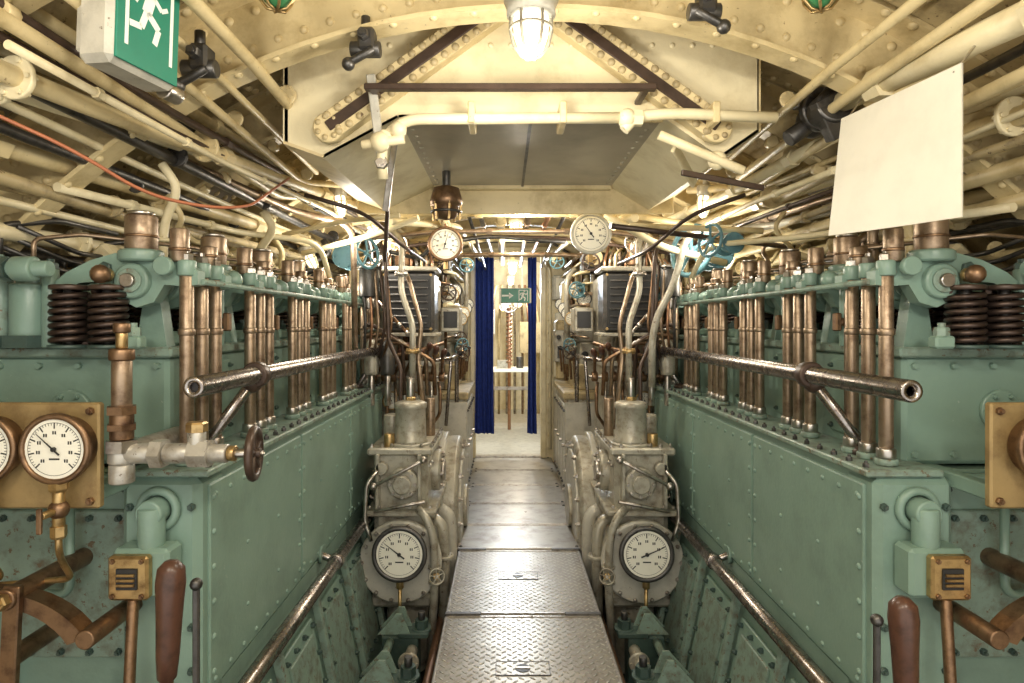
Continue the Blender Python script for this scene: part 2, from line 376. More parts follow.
# ------------------------------------------------------------------ engines
def engine(s):
    m=M(); P=lambda a,y,z:(s*a,y,z)
    def bx(a0,a1,y0,y1,z0,z1,mt='green',c=.006): m.box((s*a0,y0,z0),(s*a1,y1,z1),mt,c)
    bx(.935,1.75,1.86,4.36,.38,1.03); bx(.93,1.15,1.76,1.92,.30,1.03,c=.02)
    bx(1.13,1.9,1.84,1.9,-.55,1.02)
    ysm=[1.80,2.62,3.45,4.34]
    for i in range(3):
        bx(.922,.94,ysm[i]+.008,ysm[i+1]-.008,.41,1.0,c=.005)
        for yy in (ysm[i]+.03,ysm[i+1]-.03):
            for k in range(6): m.rivet(P(.922,yy,.46+k*.1),(-s,0,0),.010,'green')
        for yy in (ysm[i]+.27,ysm[i]+.55):
            for z in (.55,.75): m.rivet(P(.922,yy,z),(-s,0,0),.008,'green')
    for k in range(26):
        m.rivet(P(.922,1.84+k*.1,.965),(-s,0,0),.009,'green')
        m.rivet(P(.922,1.84+k*.1,.435),(-s,0,0),.009,'green')
    bx(.905,1.12,1.76,4.36,1.03,1.05,'green_worn',.005)
    for k in range(30):
        m.nut(P(.925,1.80+k*.088,1.05),(0,0,1),.009,.012,'steel_dark')
    pts=[(.93,.40),(.93,.34),(.74,-.58),(1.75,-.58),(1.75,.40)]
    m.prism([(a*s,z) for a,z in pts] if s>0 else [(a*s,z) for a,z in pts][::-1],(0,4.36,0),(1,0,0),(0,0,1),2.55,'green')
    d=Vector((s*(.93-.74),0,.92)).normalized(); nn=Vector((-s*.92,0,.19)).normalized()
    R=Matrix((Vector((0,1,0)).cross(d),Vector((0,1,0)),d)).transposed()
    for y in CY:
        c=Vector(P(.86,y+.1,-.02))+nn*.012
        m.obox(c,(.02,.36,.52),'green',R,.008); m.obox(c+nn*.012,(.016,.27,.42),'green_worn',R,.006)
        for dy in(-.155,-.05,.05,.155):
            for dz in(-.235,.235): m.nut(c+nn*.01+Vector((0,dy,0))+d*dz,nn,.011,.014,'green_dark')
        for dz in(-.12,0,.12):
            for dy in(-.16,.16): m.nut(c+nn*.01+Vector((0,dy,0))+d*dz,nn,.011,.014,'green_dark')
        m.beam(P(.90,y+.33,.34),P(.715,y+.33,-.56),.035,.03,'green_worn')
    for y in(2.78,3.22):
        m.box(P(.47,y-.06,-.10),P(.62,y+.06,-.075),'green_dark')
        m.cyl(P(.51,y,-.08),P(.51,y,-.03),.034,'green_dark',6); m.cyl(P(.51,y,-.03),P(.51,y,.01),.018,'steel_dark',10); m.cyl(P(.51,y,-.085),P(.51,y,-.07),.05,'green_dark',18)
        for dy in(-.045,.035):
            pp=[(s*a,z) for a,z in [(.56,-.08),(.60,.02),(.63,.02),(.72,-.08)]]
            m.prism(pp,(0,y+dy,0),(1,0,0),(0,0,1),.012,'green_worn')
        m.box(P(.52,y-.05,-.58),P(.70,y+.05,-.10),'green_dark')
    m.pipe([P(.55,.8,-.16),P(.55,3.3,-.16),P(.60,3.5,-.3)],.028,'grey_mach',14)
    m.pipe([P(.63,.8,-.22),P(.63,2.5,-.22),P(.66,2.6,-.12),P(.66,3.45,-.12)],.02,'green_worn',12)
    m.pipe([P(.46,.8,-.24),P(.46,3.9,-.24)],.02,'copper',12)
    for y in(1.9,2.5,3.05): m.flange(P(.55,y,-.16),(0,1,0),.05,.02,'grey_mach')
    m.pipe([P(.855,1.5,.38),P(.855,4.0,.38)],.028,'rail',16)
    for y in(1.7,2.9,3.9):
        m.cyl(P(.855,y,.38),P(.95,y,.42),.016,'rail',10); m.cyl(P(.855,y-.02,.38),P(.855,y+.02,.38),.036,'rail',14)
        m.lathe(P(.925,y,.41),(s,0,0),[(.04,-.012),(.04,0)],'green',14)
    bx(1.08,1.80,1.88,4.40,1.04,1.36,c=.012)
    bx(1.06,1.82,1.86,4.42,1.355,1.385,'green_worn')
    for a in (1.36,1.62):
        m.cyl(P(a,1.88,1.2),P(a,1.865,1.2),.06,'green',24); 
        for i in range(6): m.nut(P(a+.047*math.cos(i*pi/3),1.865,1.2+.047*math.sin(i*pi/3)),(0,-1,0),.008,.01,'green')
    for k in range(14): m.nut(P(1.1+k*.05,1.88,1.372),(0,-1,0),.008,.01,'green_dark',False)
    for k in range(7):
        for z in(1.07,1.33): m.nut(P(1.11+k*.115,1.88,z),(0,-1,0),.010,.012,'green',False)
    for y in CY:
        m.box(P(1.065,y+.10,1.08),P(1.085,y+.36,1.33),'green',.005)
        for dy in(.12,.23,.34):
            for z in(1.1,1.31): m.nut(P(1.065,y+dy,z),(-s,0,0),.009,.01,'green_dark')
    for ci,y in enumerate(CY):
        for k,o in enumerate((-.09,0,.09)):
            yy=y+o; top=1.60
            m.cyl(P(1.0,yy,1.05),P(1.0,yy,1.07),.032,'green_worn',14)
            m.cyl(P(1.0,yy,1.07),P(1.0,yy,1.10),.026,'steel',12)
            m.cyl(P(1.0,yy,1.09),P(1.0,yy,top),.0195,'tube',16)
            m.cyl(P(1.0,yy,1.42),P(1.0,yy,1.44),.023,'tube',12)
            m.cyl(P(1.0,yy,top-.01),P(1.0,yy,top+.035),.026,'green',12)
            m.nut(P(1.0,yy,top+.035),(0,0,1),.018,.02,'steel')
            if k!=1:
                m.cyl(P(1.02,yy,top+.03),P(1.02,yy,top+.125-.03*(k==2)),.026,'tube',14)
                m.cyl(P(1.02,yy,top+.06),P(1.02,yy,top+.07),.029,'bronze',14)
        bx(1.12,1.76,y+.01,y+.24,1.385,1.43,c=.012)
        for k,o in enumerate((-.075,.105)):
            yy=y+o
            pts=[(.965,1.565),(.965,1.605),(1.00,1.625),(1.06,1.64),(1.12,1.655),(1.20,1.655),(1.27,1.635),(1.34,1.60),(1.37,1.575),(1.37,1.54),(1.34,1.555),(1.30,1.57),(1.24,1.575),(1.20,1.53),(1.14,1.50),(1.09,1.515),(1.06,1.565),(1.0,1.56)]
            q=[(s*a,z) for a,z in pts]
            m.prism(q,(0,yy+.0225,0),(1,0,0),(0,0,1),.045,'green')
            m.cyl(P(1.145,yy-.045,1.575),P(1.145,yy+.045,1.575),.050,'green',24)
            m.cyl(P(1.145,yy-.052,1.575),P(1.145,yy-.044,1.575),.034,'green_worn',20)
            m.cyl(P(1.145,yy-.06,1.575),P(1.145,yy-.05,1.575),.018,'steel',12)
            m.nut(P(1.225,yy-.025,1.61),(0,-1,0),.02,.012,'green_dark')
            m.cyl(P(1.40,yy,1.385),P(1.40,yy,1.61),.022,'green',14); m.nut(P(1.40,yy,1.61),(0,0,1),.02,.02,'green_dark')
            for a in(1.205,1.315):
                ys=yy-.045*(k==0)
                m.coil(P(a,ys,1.395),(0,0,1),.044,.0085,7.5,.15,'spring')
                m.cyl(P(a,ys,1.385),P(a,ys,1.565),.016,'steel_dark',10)
                m.cyl(P(a,ys,1.548),P(a,ys,1.562),.050,'brown_dark',20)
                m.cyl(P(a,ys,1.385),P(a,ys,1.395),.053,'green_dark',20)
        m.prism([(s*1.10,1.385),(s*1.19,1.385),(s*1.165,1.56),(s*1.125,1.56)],(0,y+.04,0),(1,0,0),(0,0,1),.05,'green')
        m.cyl(P(1.145,y-.14,1.575),P(1.145,y+.20,1.575),.02,'steel',14)
        m.box(P(1.09,y-.17,1.385),P(1.145,y-.13,1.42),'green',.006);m.nut(P(1.117,y-.15,1.42),(0,0,1),.02,.024,'green_worn')
        m.cyl(P(1.135,y-.08,1.63),P(1.135,y-.08,1.665),.060,'green',20)
        m.cyl(P(1.135,y-.08,1.66),P(1.135,y-.08,1.765),.043,'tube',20); m.cyl(P(1.135,y-.08,1.765),P(1.135,y-.08,1.775),.036,'steel',20)
        m.cyl(P(1.135,y-.08,1.70),P(1.135,y-.08,1.708),.046,'bronze',20)
        m.cyl(P(1.20,y-.13,1.59),P(1.20,y-.15,1.59),.02,'brass',12); m.sphere(P(1.20,y-.165,1.59),.026,'bronze',14)
        for a,r,h,mt in((1.47,.05,.18,'green'),(1.56,.035,.22,'green_worn'),(1.66,.055,.15,'green'),(1.74,.03,.20,'tube')):
            m.cyl(P(a,y-.06,1.39),P(a,y-.06,1.39+h),r,mt,18); m.nut(P(a,y-.06,1.39+h),(0,0,1),r*.7,.03,mt)
            m.cyl(P(a,y-.06,1.385),P(a,y-.06,1.42),r*1.4,'green_dark',6)
        m.pipe([P(1.46,y-.06,1.60),P(1.46,y-.06,1.70),P(1.40,y+.06,1.73),P(1.08,y+.18,1.70),P(1.03,y+.18,1.52),P(1.03,y+.18,1.06)],.007,'tube',8)
        m.pipe([P(1.56,y-.06,1.62),P(1.56,y-.06,1.74),P(1.50,y+.1,1.78),P(1.50,y+.4,1.78)],.010,'steel_dark',8)
        for a in(1.15,1.42,1.72):
            m.nut(P(a,y+.2,1.43),(0,0,1),.024,.028,'green_dark')
        for a in(1.42,1.60,1.72): m.nut(P(a,y-.02,1.385),(0,0,1),.024,.028,'green_worn')
        m.box(P(1.03,y+.15,1.585),P(1.07,y+.31,1.635),'green',.01)
        m.cyl(P(1.05,y+.23,1.38),P(1.05,y+.23,1.60),.016,'green',12)
        m.sphere(P(1.0,y+.225,1.60),.03,'green',14)
        m.cyl(P(1.07,y+.2,1.46),P(1.01,y+.2,1.46),.014,'bronze',10);m.box(P(1.0,y+.185,1.43),P(1.02,y+.215,1.49),'bronze',.004)
    m.cyl(P(1.045,1.80,1.615),P(1.045,4.45,1.615),.015,'green',14)
    m.cyl(P(.965,1.85,1.575),P(.965,4.42,1.575),.009,'green_worn',10)
    for y in CY:
        for o in(-.13,-.045,.045,.13): m.cyl(P(1.045,y+o-.012,1.615),P(1.045,y+o+.012,1.615),.027,'green',14)
    m.cyl(P(1.34,1.76,1.605),P(1.80,1.76,1.605),.022,'green',14); m.cyl(P(1.38,1.76,1.605),P(1.44,1.76,1.605),.034,'green',16)
    m.nut(P(1.45,1.76,1.605),(s,0,0),.034,.03,'green_dark',False)
    m.cyl(P(1.78,1.76,1.605),P(1.78,1.90,1.39),.016,'green',10)
    m.cyl(P(1.04,1.76,.945),P(1.04,1.70,.945),.036,'green',20); m.torus(P(1.04,1.752,.945),(0,1,0),.05,.012,'green',24)
    m.cyl(P(1.04,1.72,.96),P(1.04,1.72,.84),.034,'green',18)
    bx(.975,1.125,1.68,1.76,.73,.86,'green',.01)
    bx(1.015,1.12,1.655,1.685,.735,.85,'brass',.008)
    bx(1.04,1.095,1.650,1.657,.765,.82,'black',.002)
    for k in range(3): m.cyl(P(1.045,1.648,.778+.013*k),P(1.09,1.648,.778+.013*k),.004,'brass',8)
    for a in(1.03,1.105):
        for z in(.748,.838): m.nut(P(a,1.655,z),(0,-1,0),.007,.006,'bronze')
    m.cyl(P(1.06,1.67,.735),P(1.05,1.6,.1),.014,'bronze',12)
    for z in(.5,.62,.95):
        for a in(.95,1.12): m.nut(P(a,1.76,z),(0,-1,0),.011,.012,'green_dark')
    for k in range(8): m.nut(P(1.18+k*.08,1.84,.98),(0,-1,0),.01,.012,'green_dark')
    bx(1.17,1.62,1.825,1.845,.50,.92,'green_worn')
    for k in range(6):
        for z in(.52,.90): m.nut(P(1.19+k*.082,1.825,z),(0,-1,0),.01,.012,'green_dark')
    m.pipe([P(1.5,1.8,.2),P(1.5,1.8,.70),P(1.3,1.78,.70),P(1.3,1.78,.95)],.012,'green',10)
    m.pipe([P(1.70,1.9,1.56),P(1.70,4.6,1.56)],.09,'grey_mach',24)
    for y in CY:
        m.flange(P(1.70,y+.22,1.56),(0,1,0),.12,.03,'grey_mach',8)
    return m.done('diesel_engine')
engine(-1);engine(1)

# ------------------------------------------------------------------ handrails on the engines
for s in(-1,1):
    m=M(); P=lambda a,y,z:(s*a,y,z)
    m.lathe(P(.89,1.64 if s<0 else 1.54,1.29),(0,1,0),[(.012,.02),(.014,0),(.026,0),(.028,.004),(.028,2.70),(.02,2.71)],'rail',24,caps=False)
    m.lathe(P(.89,1.67,1.29),(0,1,0),[(.017,-.01),(.017,-.009)],'black',16)
    for y in(2.06,4.15):
        m.cyl(P(.89,y-.022,1.29),P(.89,y+.022,1.29),.042,'brown_dark',20)
        m.sphere(P(.905,y,1.265),.035,'brown_dark',14)
        m.cyl(P(.90,y,1.27),P(1.03,y-.08,1.06),.018,'rail',14)
        m.lathe(P(1.03,y-.08,1.05),(0,0,1),[(.045,0),(.045,.012),(.025,.03)],'brown_dark',16)
    m.done('handrail')

# ------------------------------------------------------------------ foreground gauges & fittings
def gaugeboard(s):
    m=M();P=lambda a,y,z:(s*a,y,z)
    a0=1.105 if s<0 else 1.125
    m.box(P(a0,1.60,.99),P(1.62,1.625,1.255),'board',.005)
    for a in(a0+.02,a0+.34):
        for z in(1.01,1.235): m.nut(P(a,1.60,z),(0,-1,0),.01,.01,'bronze')
    m.box(P(a0+.02,1.625,1.0),P(a0+.06,1.9,1.04),'green'); m.box(P(1.5,1.625,1.0),P(1.54,1.9,1.04),'green')
    ac=1.178 if s<0 else 1.235
    sp=.178
    for a in(ac,ac+sp):
        m.gauge(P(a,1.545,1.15),(0,-1,0),.080,'bronze',2.4 if a==ac else 1.2,.055)
        m.nut(P(a,1.56,1.075),(0,0,-1),.022,.03,'brass',False); m.cyl(P(a,1.56,1.045),P(a,1.56,.955),.014,'brass',12)
        m.sphere(P(a,1.56,1.0),.024,'bronze',14); m.nut(P(a,1.56,.96),(0,0,-1),.018,.03,'brass',False)
        m.cyl(P(a,1.56,1.0),P(a,1.50,1.0),.009,'brass',10); m.box(P(a-.006,1.49,.96),P(a+.006,1.50,1.02),'bronze')
        m.pipe([P(a,1.56,.95),P(a,1.56,.90),P(a+.02,1.60,.86),P(a+.02,1.64,.80),P(a+.25,1.64,.78),P(a+.40,1.64,.78)],.008,'brass',8)
    return m.done('pressure_gauge_board')
gaugeboard(-1);gaugeboard(1)
m=M()
x=-1.06;y=1.62
m.cyl((x,y,1.10),(x,y,1.14),.032,'silver',16);m.cyl((x,y,1.13),(x,y,1.16),.04,'steel',6)
m.cyl((x,y,1.16),(x,y,1.24),.028,'bronze',16);m.cyl((x,y,1.185),(x,y,1.20),.036,'bronze',6);m.cyl((x,y,1.225),(x,y,1.245),.037,'bronze',6)
m.cyl((x,y,1.24),(x,y,1.38),.024,'tube',18);m.cyl((x,y,1.36),(x,y,1.39),.03,'bronze',18);m.cyl((x,y,1.39),(x,y,1.44),.014,'brass',12)
m.cyl((x,y,1.43),(x,y,1.455),.02,'bronze',14)
m.cyl((x,y,1.05),(x,y,1.10),.03,'silver',16);m.cyl((x,y+.02,1.12),(x,y+.28,1.12),.03,'silver',16)
m.cyl((x,y,1.125),(-.97,y,1.125),.026,'silver',18);m.cyl((-.98,y,1.125),(-.95,y,1.125),.038,'silver',6)
m.cyl((-.95,y,1.125),(-.88,y,1.125),.026,'silver',18);m.cyl((-.885,y,1.125),(-.835,y,1.125),.036,'silver',6)
m.cyl((-.87,y,1.12),(-.87,y,1.19),.022,'silver',14);m.nut((-.87,y,1.18),(0,0,1),.026,.025,'brass',False)
m.cyl((-.84,y,1.125),(-.79,y,1.125),.024,'silver',16);m.cyl((-.80,y,1.125),(-.72,y,1.125),.012,'steel',12)
m.cyl((-.79,y,1.125),(-.77,y,1.125),.02,'brass',12)
m.wheel((-.725,y,1.125),(1,.15,0),.06,'brown_dark',.011,5)
m.done('indicator_valve')
def lever(s):
    m=M();P=lambda a,y,z:(s*a,y,z)
    a=.83 if s<0 else .79
    top=.93 if s<0 else .85
    m.lathe(P(a,1.40,top-.26),(s*-.05,-.02,1),[(.012,0),(.02,.01),(.024,.06),(.027,.15),(.031,.22),(.028,.25),(.015,.265),(0,.268)],'wood',20,caps=False)
    m.cyl(P(a,1.40,top-.25),P(a+.02,1.42,.1),.014,'bronze',12)
    b=a-.055
    m.beam(P(b,1.42,top-.06),P(b+.01,1.44,.1),.014,.012,'steel_dark',up=(0,1,0))
    m.sphere(P(b,1.42,top-.055),.014,'steel_dark',12)
    m.beam(P(a,1.42,.42),P(.95,1.7,.42),.05,.03,'green_dark')
    m.cyl(P(a-.08,1.44,.40),P(a+.08,1.44,.40),.03,'green',14)
    m.box(P(a-.06,1.38,.06),P(a+.06,1.5,.14),'green_dark'); m.box(P(a-.03,1.42,-.6),P(a+.03,1.48,.08),'green_dark')
    return m.done('engine_control_lever')
lever(-1);lever(1)
def quadrant(s):
    m=M();P=lambda a,y,z:Vector((s*a,y,z))
    c=P(1.36,1.56,.60);pts=[]
    for i in range(17):
        t=math.radians(25+i*7.5)
        pts.append((math.cos(t),math.sin(t)))
    vs=[];fs=[]
    for (cx,sz) in pts:
        for r,dy in((.165,0),(.20,0),(.20,.05),(.165,.05)):
            vs.append(c+Vector((-s*cx*r*1.35,dy,sz*r)))
    for i in range(16):
        for q in range(4): fs.append([i*4+q,i*4+(q+1)%4,(i+1)*4+(q+1)%4,(i+1)*4+q])
    fs.append([0,1,2,3]);fs.append([64,65,66,67])
    m.add(vs,fs,'bronze')
    e=c+Vector((-s*.25,.0,.085)); m.cyl(e+Vector((0,-.01,0)),e+Vector((0,.30,0)),.024,'bronze',16)
    m.beam(P(1.30,1.55,.40),P(1.28,1.55,.82),.04,.02,'bronze',up=(0,1,0))
    m.cyl(P(1.29,1.53,.79),P(1.29,1.85,.79),.026,'bronze',16); m.nut(P(1.29,1.53,.79),(0,-1,0),.02,.02,'brass')
    m.cyl(P(1.35,1.54,.60),P(1.35,1.88,.60),.025,'bronze',16)
    return m.done('control_quadrant')
quadrant(-1);quadrant(1)

# ------------------------------------------------------------------ aft auxiliaries: governor / pump housing
def governor(s):
    m=M();P=lambda a,y,z:(s*a,y,z)
    def bx(a0,a1,y0,y1,z0,z1,mt='grey_mach',c=.02): m.box((s*a0,y0,z0),(s*a1,y1,z1),mt,c)
    bx(.52,.82,3.55,4.15,.05,.76,c=.03)
    bx(.49,.85,3.52,4.18,.73,.77,c=.012)
    bx(.47,.86,3.50,4.2,.40,.43,c=.01)
    m.cyl(P(.66,3.50,.16),P(.66,4.2,.16),.20,'grey_mach',36,ch=.02); m.cyl(P(.66,3.47,.16),P(.66,3.52,.16),.225,'grey_lt',36)
    for i in range(14):
        t=i*pi/7; m.nut(P(.66+.205*math.cos(t),3.47,.16+.205*math.sin(t)),(0,-1,0),.012,.014,'steel')
    m.cyl(P(.66,3.75,.1),P(.66,3.75,-.55),.12,'grey_mach',24)
    bx(.50,.84,3.55,4.1,-.12,-.05,'grey_mach')
    for a in(.56,.79): bx(a-.01,a+.01,3.50,3.56,.42,.74,c=.004)
    m.cyl(P(.65,3.55,.58),P(.65,3.49,.58),.085,'grey_mach',28); m.cyl(P(.65,3.49,.58),P(.65,3.46,.58),.05,'grey_mach',24);
    for i in range(8): m.nut(P(.65+.07*math.cos(i*pi/4),3.49,.58+.07*math.sin(i*pi/4)),(0,-1,0),.01,.012,'steel')
    m.cyl(P(.77,3.55,.66),P(.77,3.50,.66),.035,'grey_mach',20)
    for k in range(7):
        m.nut(P(.50+k*.055,3.56,.77),(0,0,1),.012,.014,'steel'); m.nut(P(.50+k*.055,3.50,.455),(0,-1,0),.010,.012,'steel')
        m.nut(P(.50,3.6+k*.09,.77),(0,0,1),.012,.014,'steel'); m.nut(P(.52,3.6+k*.09,.66),(-s,0,0),.012,.014,'steel')
    m.cyl(P(.54,3.85,.58),P(.47,3.85,.58),.12,'grey_mach',28); m.cyl(P(.47,3.85,.58),P(.45,3.85,.58),.06,'steel',20)
    for i in range(8): m.nut(P(.47,3.85+.1*math.cos(i*pi/4),.58+.1*math.sin(i*pi/4)),(-s,0,0),.012,.014,'steel')
    m.cyl(P(.63,3.66,.76),P(.63,3.66,.785),.12,'grey_mach',24)
    m.lathe(P(.63,3.66,.78),(0,0,1),[(.105,0),(.09,.02),(.085,.19),(.093,.20),(.093,.225),(.07,.235),(.03,.24)],'grey_mach',28)
    m.cyl(P(.63,3.66,1.0),P(.63,3.66,1.15),.022,'steel',14); m.nut(P(.63,3.66,1.01),(0,0,1),.03,.03,'brass')
    m.cyl(P(.76,3.8,.76),P(.76,3.8,.92),.05,'grey_mach',20); m.cyl(P(.55,3.95,.76),P(.55,3.95,1.0),.03,'tube',16);m.cyl(P(.74,3.6,.76),P(.74,3.6,.84),.03,'brass',14)
    m.cyl(P(.53,3.45,.72),P(.80,3.45,.58),.010,'steel',10); m.cyl(P(.52,3.44,.50),P(.80,3.46,.44),.010,'steel',10)
    m.sphere(P(.53,3.45,.72),.022,'steel',12);m.sphere(P(.80,3.45,.58),.022,'steel',12)
    m.pipe([P(.78,3.46,.66),P(.83,3.42,.60),P(.84,3.42,.40),P(.80,3.40,.30)],.011,'steel',10)
    m.pipe([P(.56,3.47,.45),P(.51,3.43,.42),P(.47,3.43,.30),P(.47,3.46,.02),P(.5,3.5,-.4)],.022,'grey_mach',12)
    m.pipe([P(.52,3.7,.34),P(.44,3.68,.30),P(.44,3.68,-.5)],.032,'grey_mach',14); m.flange(P(.44,3.68,.12),(0,0,1),.055,.02,'grey_mach')
    m.pipe([P(.50,4.0,.30),P(.43,4.0,.26),P(.43,4.0,-.5)],.04,'grey_lt',14)
    m.valve(P(.47,3.46,.10),(0,0,1),(-s*.3,-1,.2),.02,'grey_mach','grey_mach',.04,.06)
    return m.done('governor_pump_housing')
governor(-1);governor(1)
for s in(-1,1):
    m=M();P=lambda a,y,z:(s*a,y,z)
    aa=.645 if s<0 else .655
    m.gauge(P(aa,3.36,.245),(0,-1,.05),.135,'steel_dark',2.5 if s<0 else .4,.07)
    m.cyl(P(aa,3.40,.245),P(aa,3.56,.26),.04,'steel_dark',16); m.cyl(P(aa,3.38,.12),P(aa,3.38,.06),.02,'brass',10)
    m.pipe([P(aa,3.38,.08),P(aa,3.38,-.1),P(aa+.1,3.42,-.5)],.01,'brass',8)
    m.done('tachometer')
for s in(-1,1):
    m=M();P=lambda a,y,z:(s*a,y,z)
    m.cyl(P(.40,4.66,.14),P(.95,4.66,.14),.50,'grey_mach',56,ch=.03); m.cyl(P(.385,4.66,.14),P(.41,4.66,.14),.40,'grey_lt',48)
    for i in range(18):
        t=i*pi/9; m.nut(P(.40,4.66+.45*math.cos(t),.14+.45*math.sin(t)),(-s,0,0),.018,.02,'steel')
    m.cyl(P(.36,4.66,.14),P(.39,4.66,.14),.15,'grey_mach',28)
    m.cyl(P(.50,4.66,.14),P(.55,4.66,.14),.53,'grey_lt',56);m.cyl(P(.72,4.66,.14),P(.77,4.66,.14),.53,'grey_lt',56)
    m.done('clutch_housing')
    m=M()
    bx=lambda a0,a1,y0,y1,z0,z1,mt='grey_mach',c=.01: m.box((s*a0,y0,z0),(s*a1,y1,z1),mt,c)
    a0=.40
    bx(a0+.02,1.1,5.25,6.3,-.04,.86,'grey_mach');bx(a0-.01,1.1,5.22,6.35,.84,.90,'cream_dirty')
    bx(a0,.9,5.22,5.26,.50,.82,'grey_lt')
    for k in range(4):
        bx(a0+.005,a0+.03,5.28+k*.26,5.50+k*.26,.08,.78,'grey_lt'); m.cyl(P(a0-.02,5.33+k*.26,.45),P(a0+.02,5.33+k*.26,.45),.015,'steel',10)
        for z in(.12,.74): 
            for dy in(.03,.19): m.nut(P(a0+.005,5.28+k*.26+dy,z),(-s,0,0),.012,.012,'steel_dark')
    for k in range(5): bx(a0+.08+.1*k,a0+.13+.1*k,5.21,5.24,.1,.42,'steel_dark')
    bx(.55,1.2,5.4,6.4,.90,1.30,'grey_mach');bx(.50,.60,5.38,5.9,.90,1.12,'cream_dirty')
    for k in range(5): m.cyl(P(.58+.09*k,5.39,1.2),P(.58+.09*k,5.36,1.2),.03,('black','brass','steel')[k%3],14)
    m.done('motor_control_cabinet')
def stand(s):
    m=M();P=lambda a,y,z:(s*a,y,z)
    def bx(a0,a1,y0,y1,z0,z1,mt,c=.008): m.box((s*a0,y0,z0),(s*a1,y1,z1),mt,c)
    bx(.60,.98,4.45,4.95,-.05,1.18,'grey_mach',.02)
    bx(.58,1.0,4.42,4.98,1.16,1.20,'grey_lt')
    bx(.55,.89,4.16,4.42,1.40,1.80,'steel_dark',.02); bx(.57,.87,4.145,4.16,1.43,1.77,'black')
    for k in range(7): bx(.59,.85,4.13,4.15,1.455+k*.046,1.467+k*.046,'steel_dark')
    for a in(.57,.72,.87):
        for z in(1.425,1.775): m.nut(P(a,4.145,z),(0,-1,0),.010,.01,'brass',False)
    bx(.53,.91,4.14,4.44,1.80,1.83,'grey_mach'); bx(.53,.91,4.14,4.44,1.375,1.40,'grey_mach')
    m.cyl(P(.64,4.35,1.38),P(.64,4.50,1.19),.02,'grey_mach',12);m.cyl(P(.86,4.35,1.38),P(.86,4.50,1.19),.02,'grey_mach',12)
    bx(.58,.92,4.6,4.9,1.28,1.80,'grey_mach',.02)
    bx(.42,.56,4.7,4.95,1.40,1.58,'grey_mach');bx(.44,.54,4.69,4.70,1.43,1.55,'black')
    for k in range(9): m.pipe([P(.58+k*.035,4.3,1.8),P(.58+k*.035,4.3,1.88+.02*(k%3)),P(.64+k*.05,4.5,2.0),P(.75+k*.06,5.2,2.12)],.009,('copper','tube','cream','steel_dark')[k%4],8)
    for k in range(8):
        yy=4.36-.03*(k%2);a=.52+k*.065; lean=-.05+.03*k
        m.cyl(P(a,yy,1.10),P(a-.05-lean*.6,yy-.16,1.24+.02*(k%3)),.011,'bronze',10)
        m.lathe(P(a-.05-lean*.6,yy-.16,1.24+.02*(k%3)),(-s*.3,-1,.7),[(.01,0),(.018,.02),(.02,.07),(.012,.09),(0,.095)],'wood',12,caps=False)
        m.cyl(P(a-.02,yy,1.10),P(a+.02,yy,1.10),.035,'bronze',16)
    m.cyl(P(.48,4.35,1.10),P(1.0,4.35,1.10),.014,'steel',10)
    for k in range(7):
        m.pipe([P(.55+.06*k,4.43,1.05),P(.53+.06*k,4.34,1.0),P(.53+.06*k,4.34,.85-.05*k),P(.60+.06*k,4.42,.75-.05*k)],.012,('bronze','steel','tube')[k%3],8)
    for k in range(5):
        m.pipe([P(.54+.05*k,4.12,1.0),P(.54+.05*k,4.06,1.22+.03*k),P(.75+.05*k,4.06,1.34+.03*k),P(1.0,4.1,1.31+.03*k)],.013,('bronze','tube','bronze','steel','brown_dark')[k],10)
    m.gauge(P(.72,4.40,.93),(0,-1,.1),.06,'brass',1.0)
    m.gauge(P(.87,4.40,.93),(0,-1,.1),.06,'brass',2.0)
    m.wheel(P(.72,4.38,.72),(0,-1,.1),.10,'steel_dark'); m.cyl(P(.72,4.38,.72),P(.72,4.5,.72),.02,'steel',10)
    m.pipe([P(.46,4.9,.86),P(.46,4.9,1.22),P(.46,4.35,1.22),P(.56,4.25,1.22)],.016,'rail',12)
    m.cyl(P(.46,4.4,1.22),P(.5,4.45,.75),.012,'rail',10)
    return m.done('engine_control_stand')
stand(-1);stand(1)

# ------------------------------------------------------------------ overhead hatch trunk
m=M()
Y0=2.22
front=[(-.86,2.44),(-.86,2.08),(-.72,2.03),(-.46,2.17),(.46,2.17),(.66,2.03),(.79,2.12),(.79,2.44),(.3,2.56),(-.3,2.56)]
m.prism(front,(0,Y0+.012,0),(1,0,0),(0,0,1),.012,'cream_lt')
m.prism([(Y0,2.44),(Y0,2.08),(3.35,2.10),(3.35,2.36)],(-.855,0,0),(0,1,0),(0,0,1),.012,'cream')
m.prism([(Y0,2.44),(Y0,2.12),(3.35,2.12),(3.35,2.36)],(.785,0,0),(0,1,0),(0,0,1),.012,'cream')
def plate(pts,th,mt):
    a=[Vector(p) for p in pts]; nn=(a[1]-a[0]).cross(a[2]-a[0]).normalized()
    b=[p+nn*th for p in a];k=len(a)
    m.add(a+b,[list(range(k)),[k+i for i in range(k)]]+[[i,(i+1)%k,k+(i+1)%k,k+i] for i in range(k)],mt)
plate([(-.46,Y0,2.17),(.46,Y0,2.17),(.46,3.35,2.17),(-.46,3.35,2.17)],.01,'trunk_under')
plate([(-.46,Y0,2.17),(-.46,3.35,2.17),(-.72,3.35,2.05),(-.72,Y0,2.03)],.01,'cream_lt')
plate([(-.72,Y0,2.03),(-.72,3.35,2.05),(-.86,3.35,2.10),(-.86,Y0,2.08)],.01,'cream')
plate([(.46,Y0,2.17),(.66,Y0,2.03),(.66,3.35,2.05),(.46,3.35,2.17)],.01,'cream_lt')
plate([(.66,Y0,2.03),(.79,Y0,2.12),(.79,3.35,2.12),(.66,3.35,2.05)],.01,'cream')
m.box((-.86,3.34,2.03),(.79,3.355,2.4),'cream')
m.box((-.006,Y0,2.163),(.006,3.35,2.172),'steel_dark',.001)
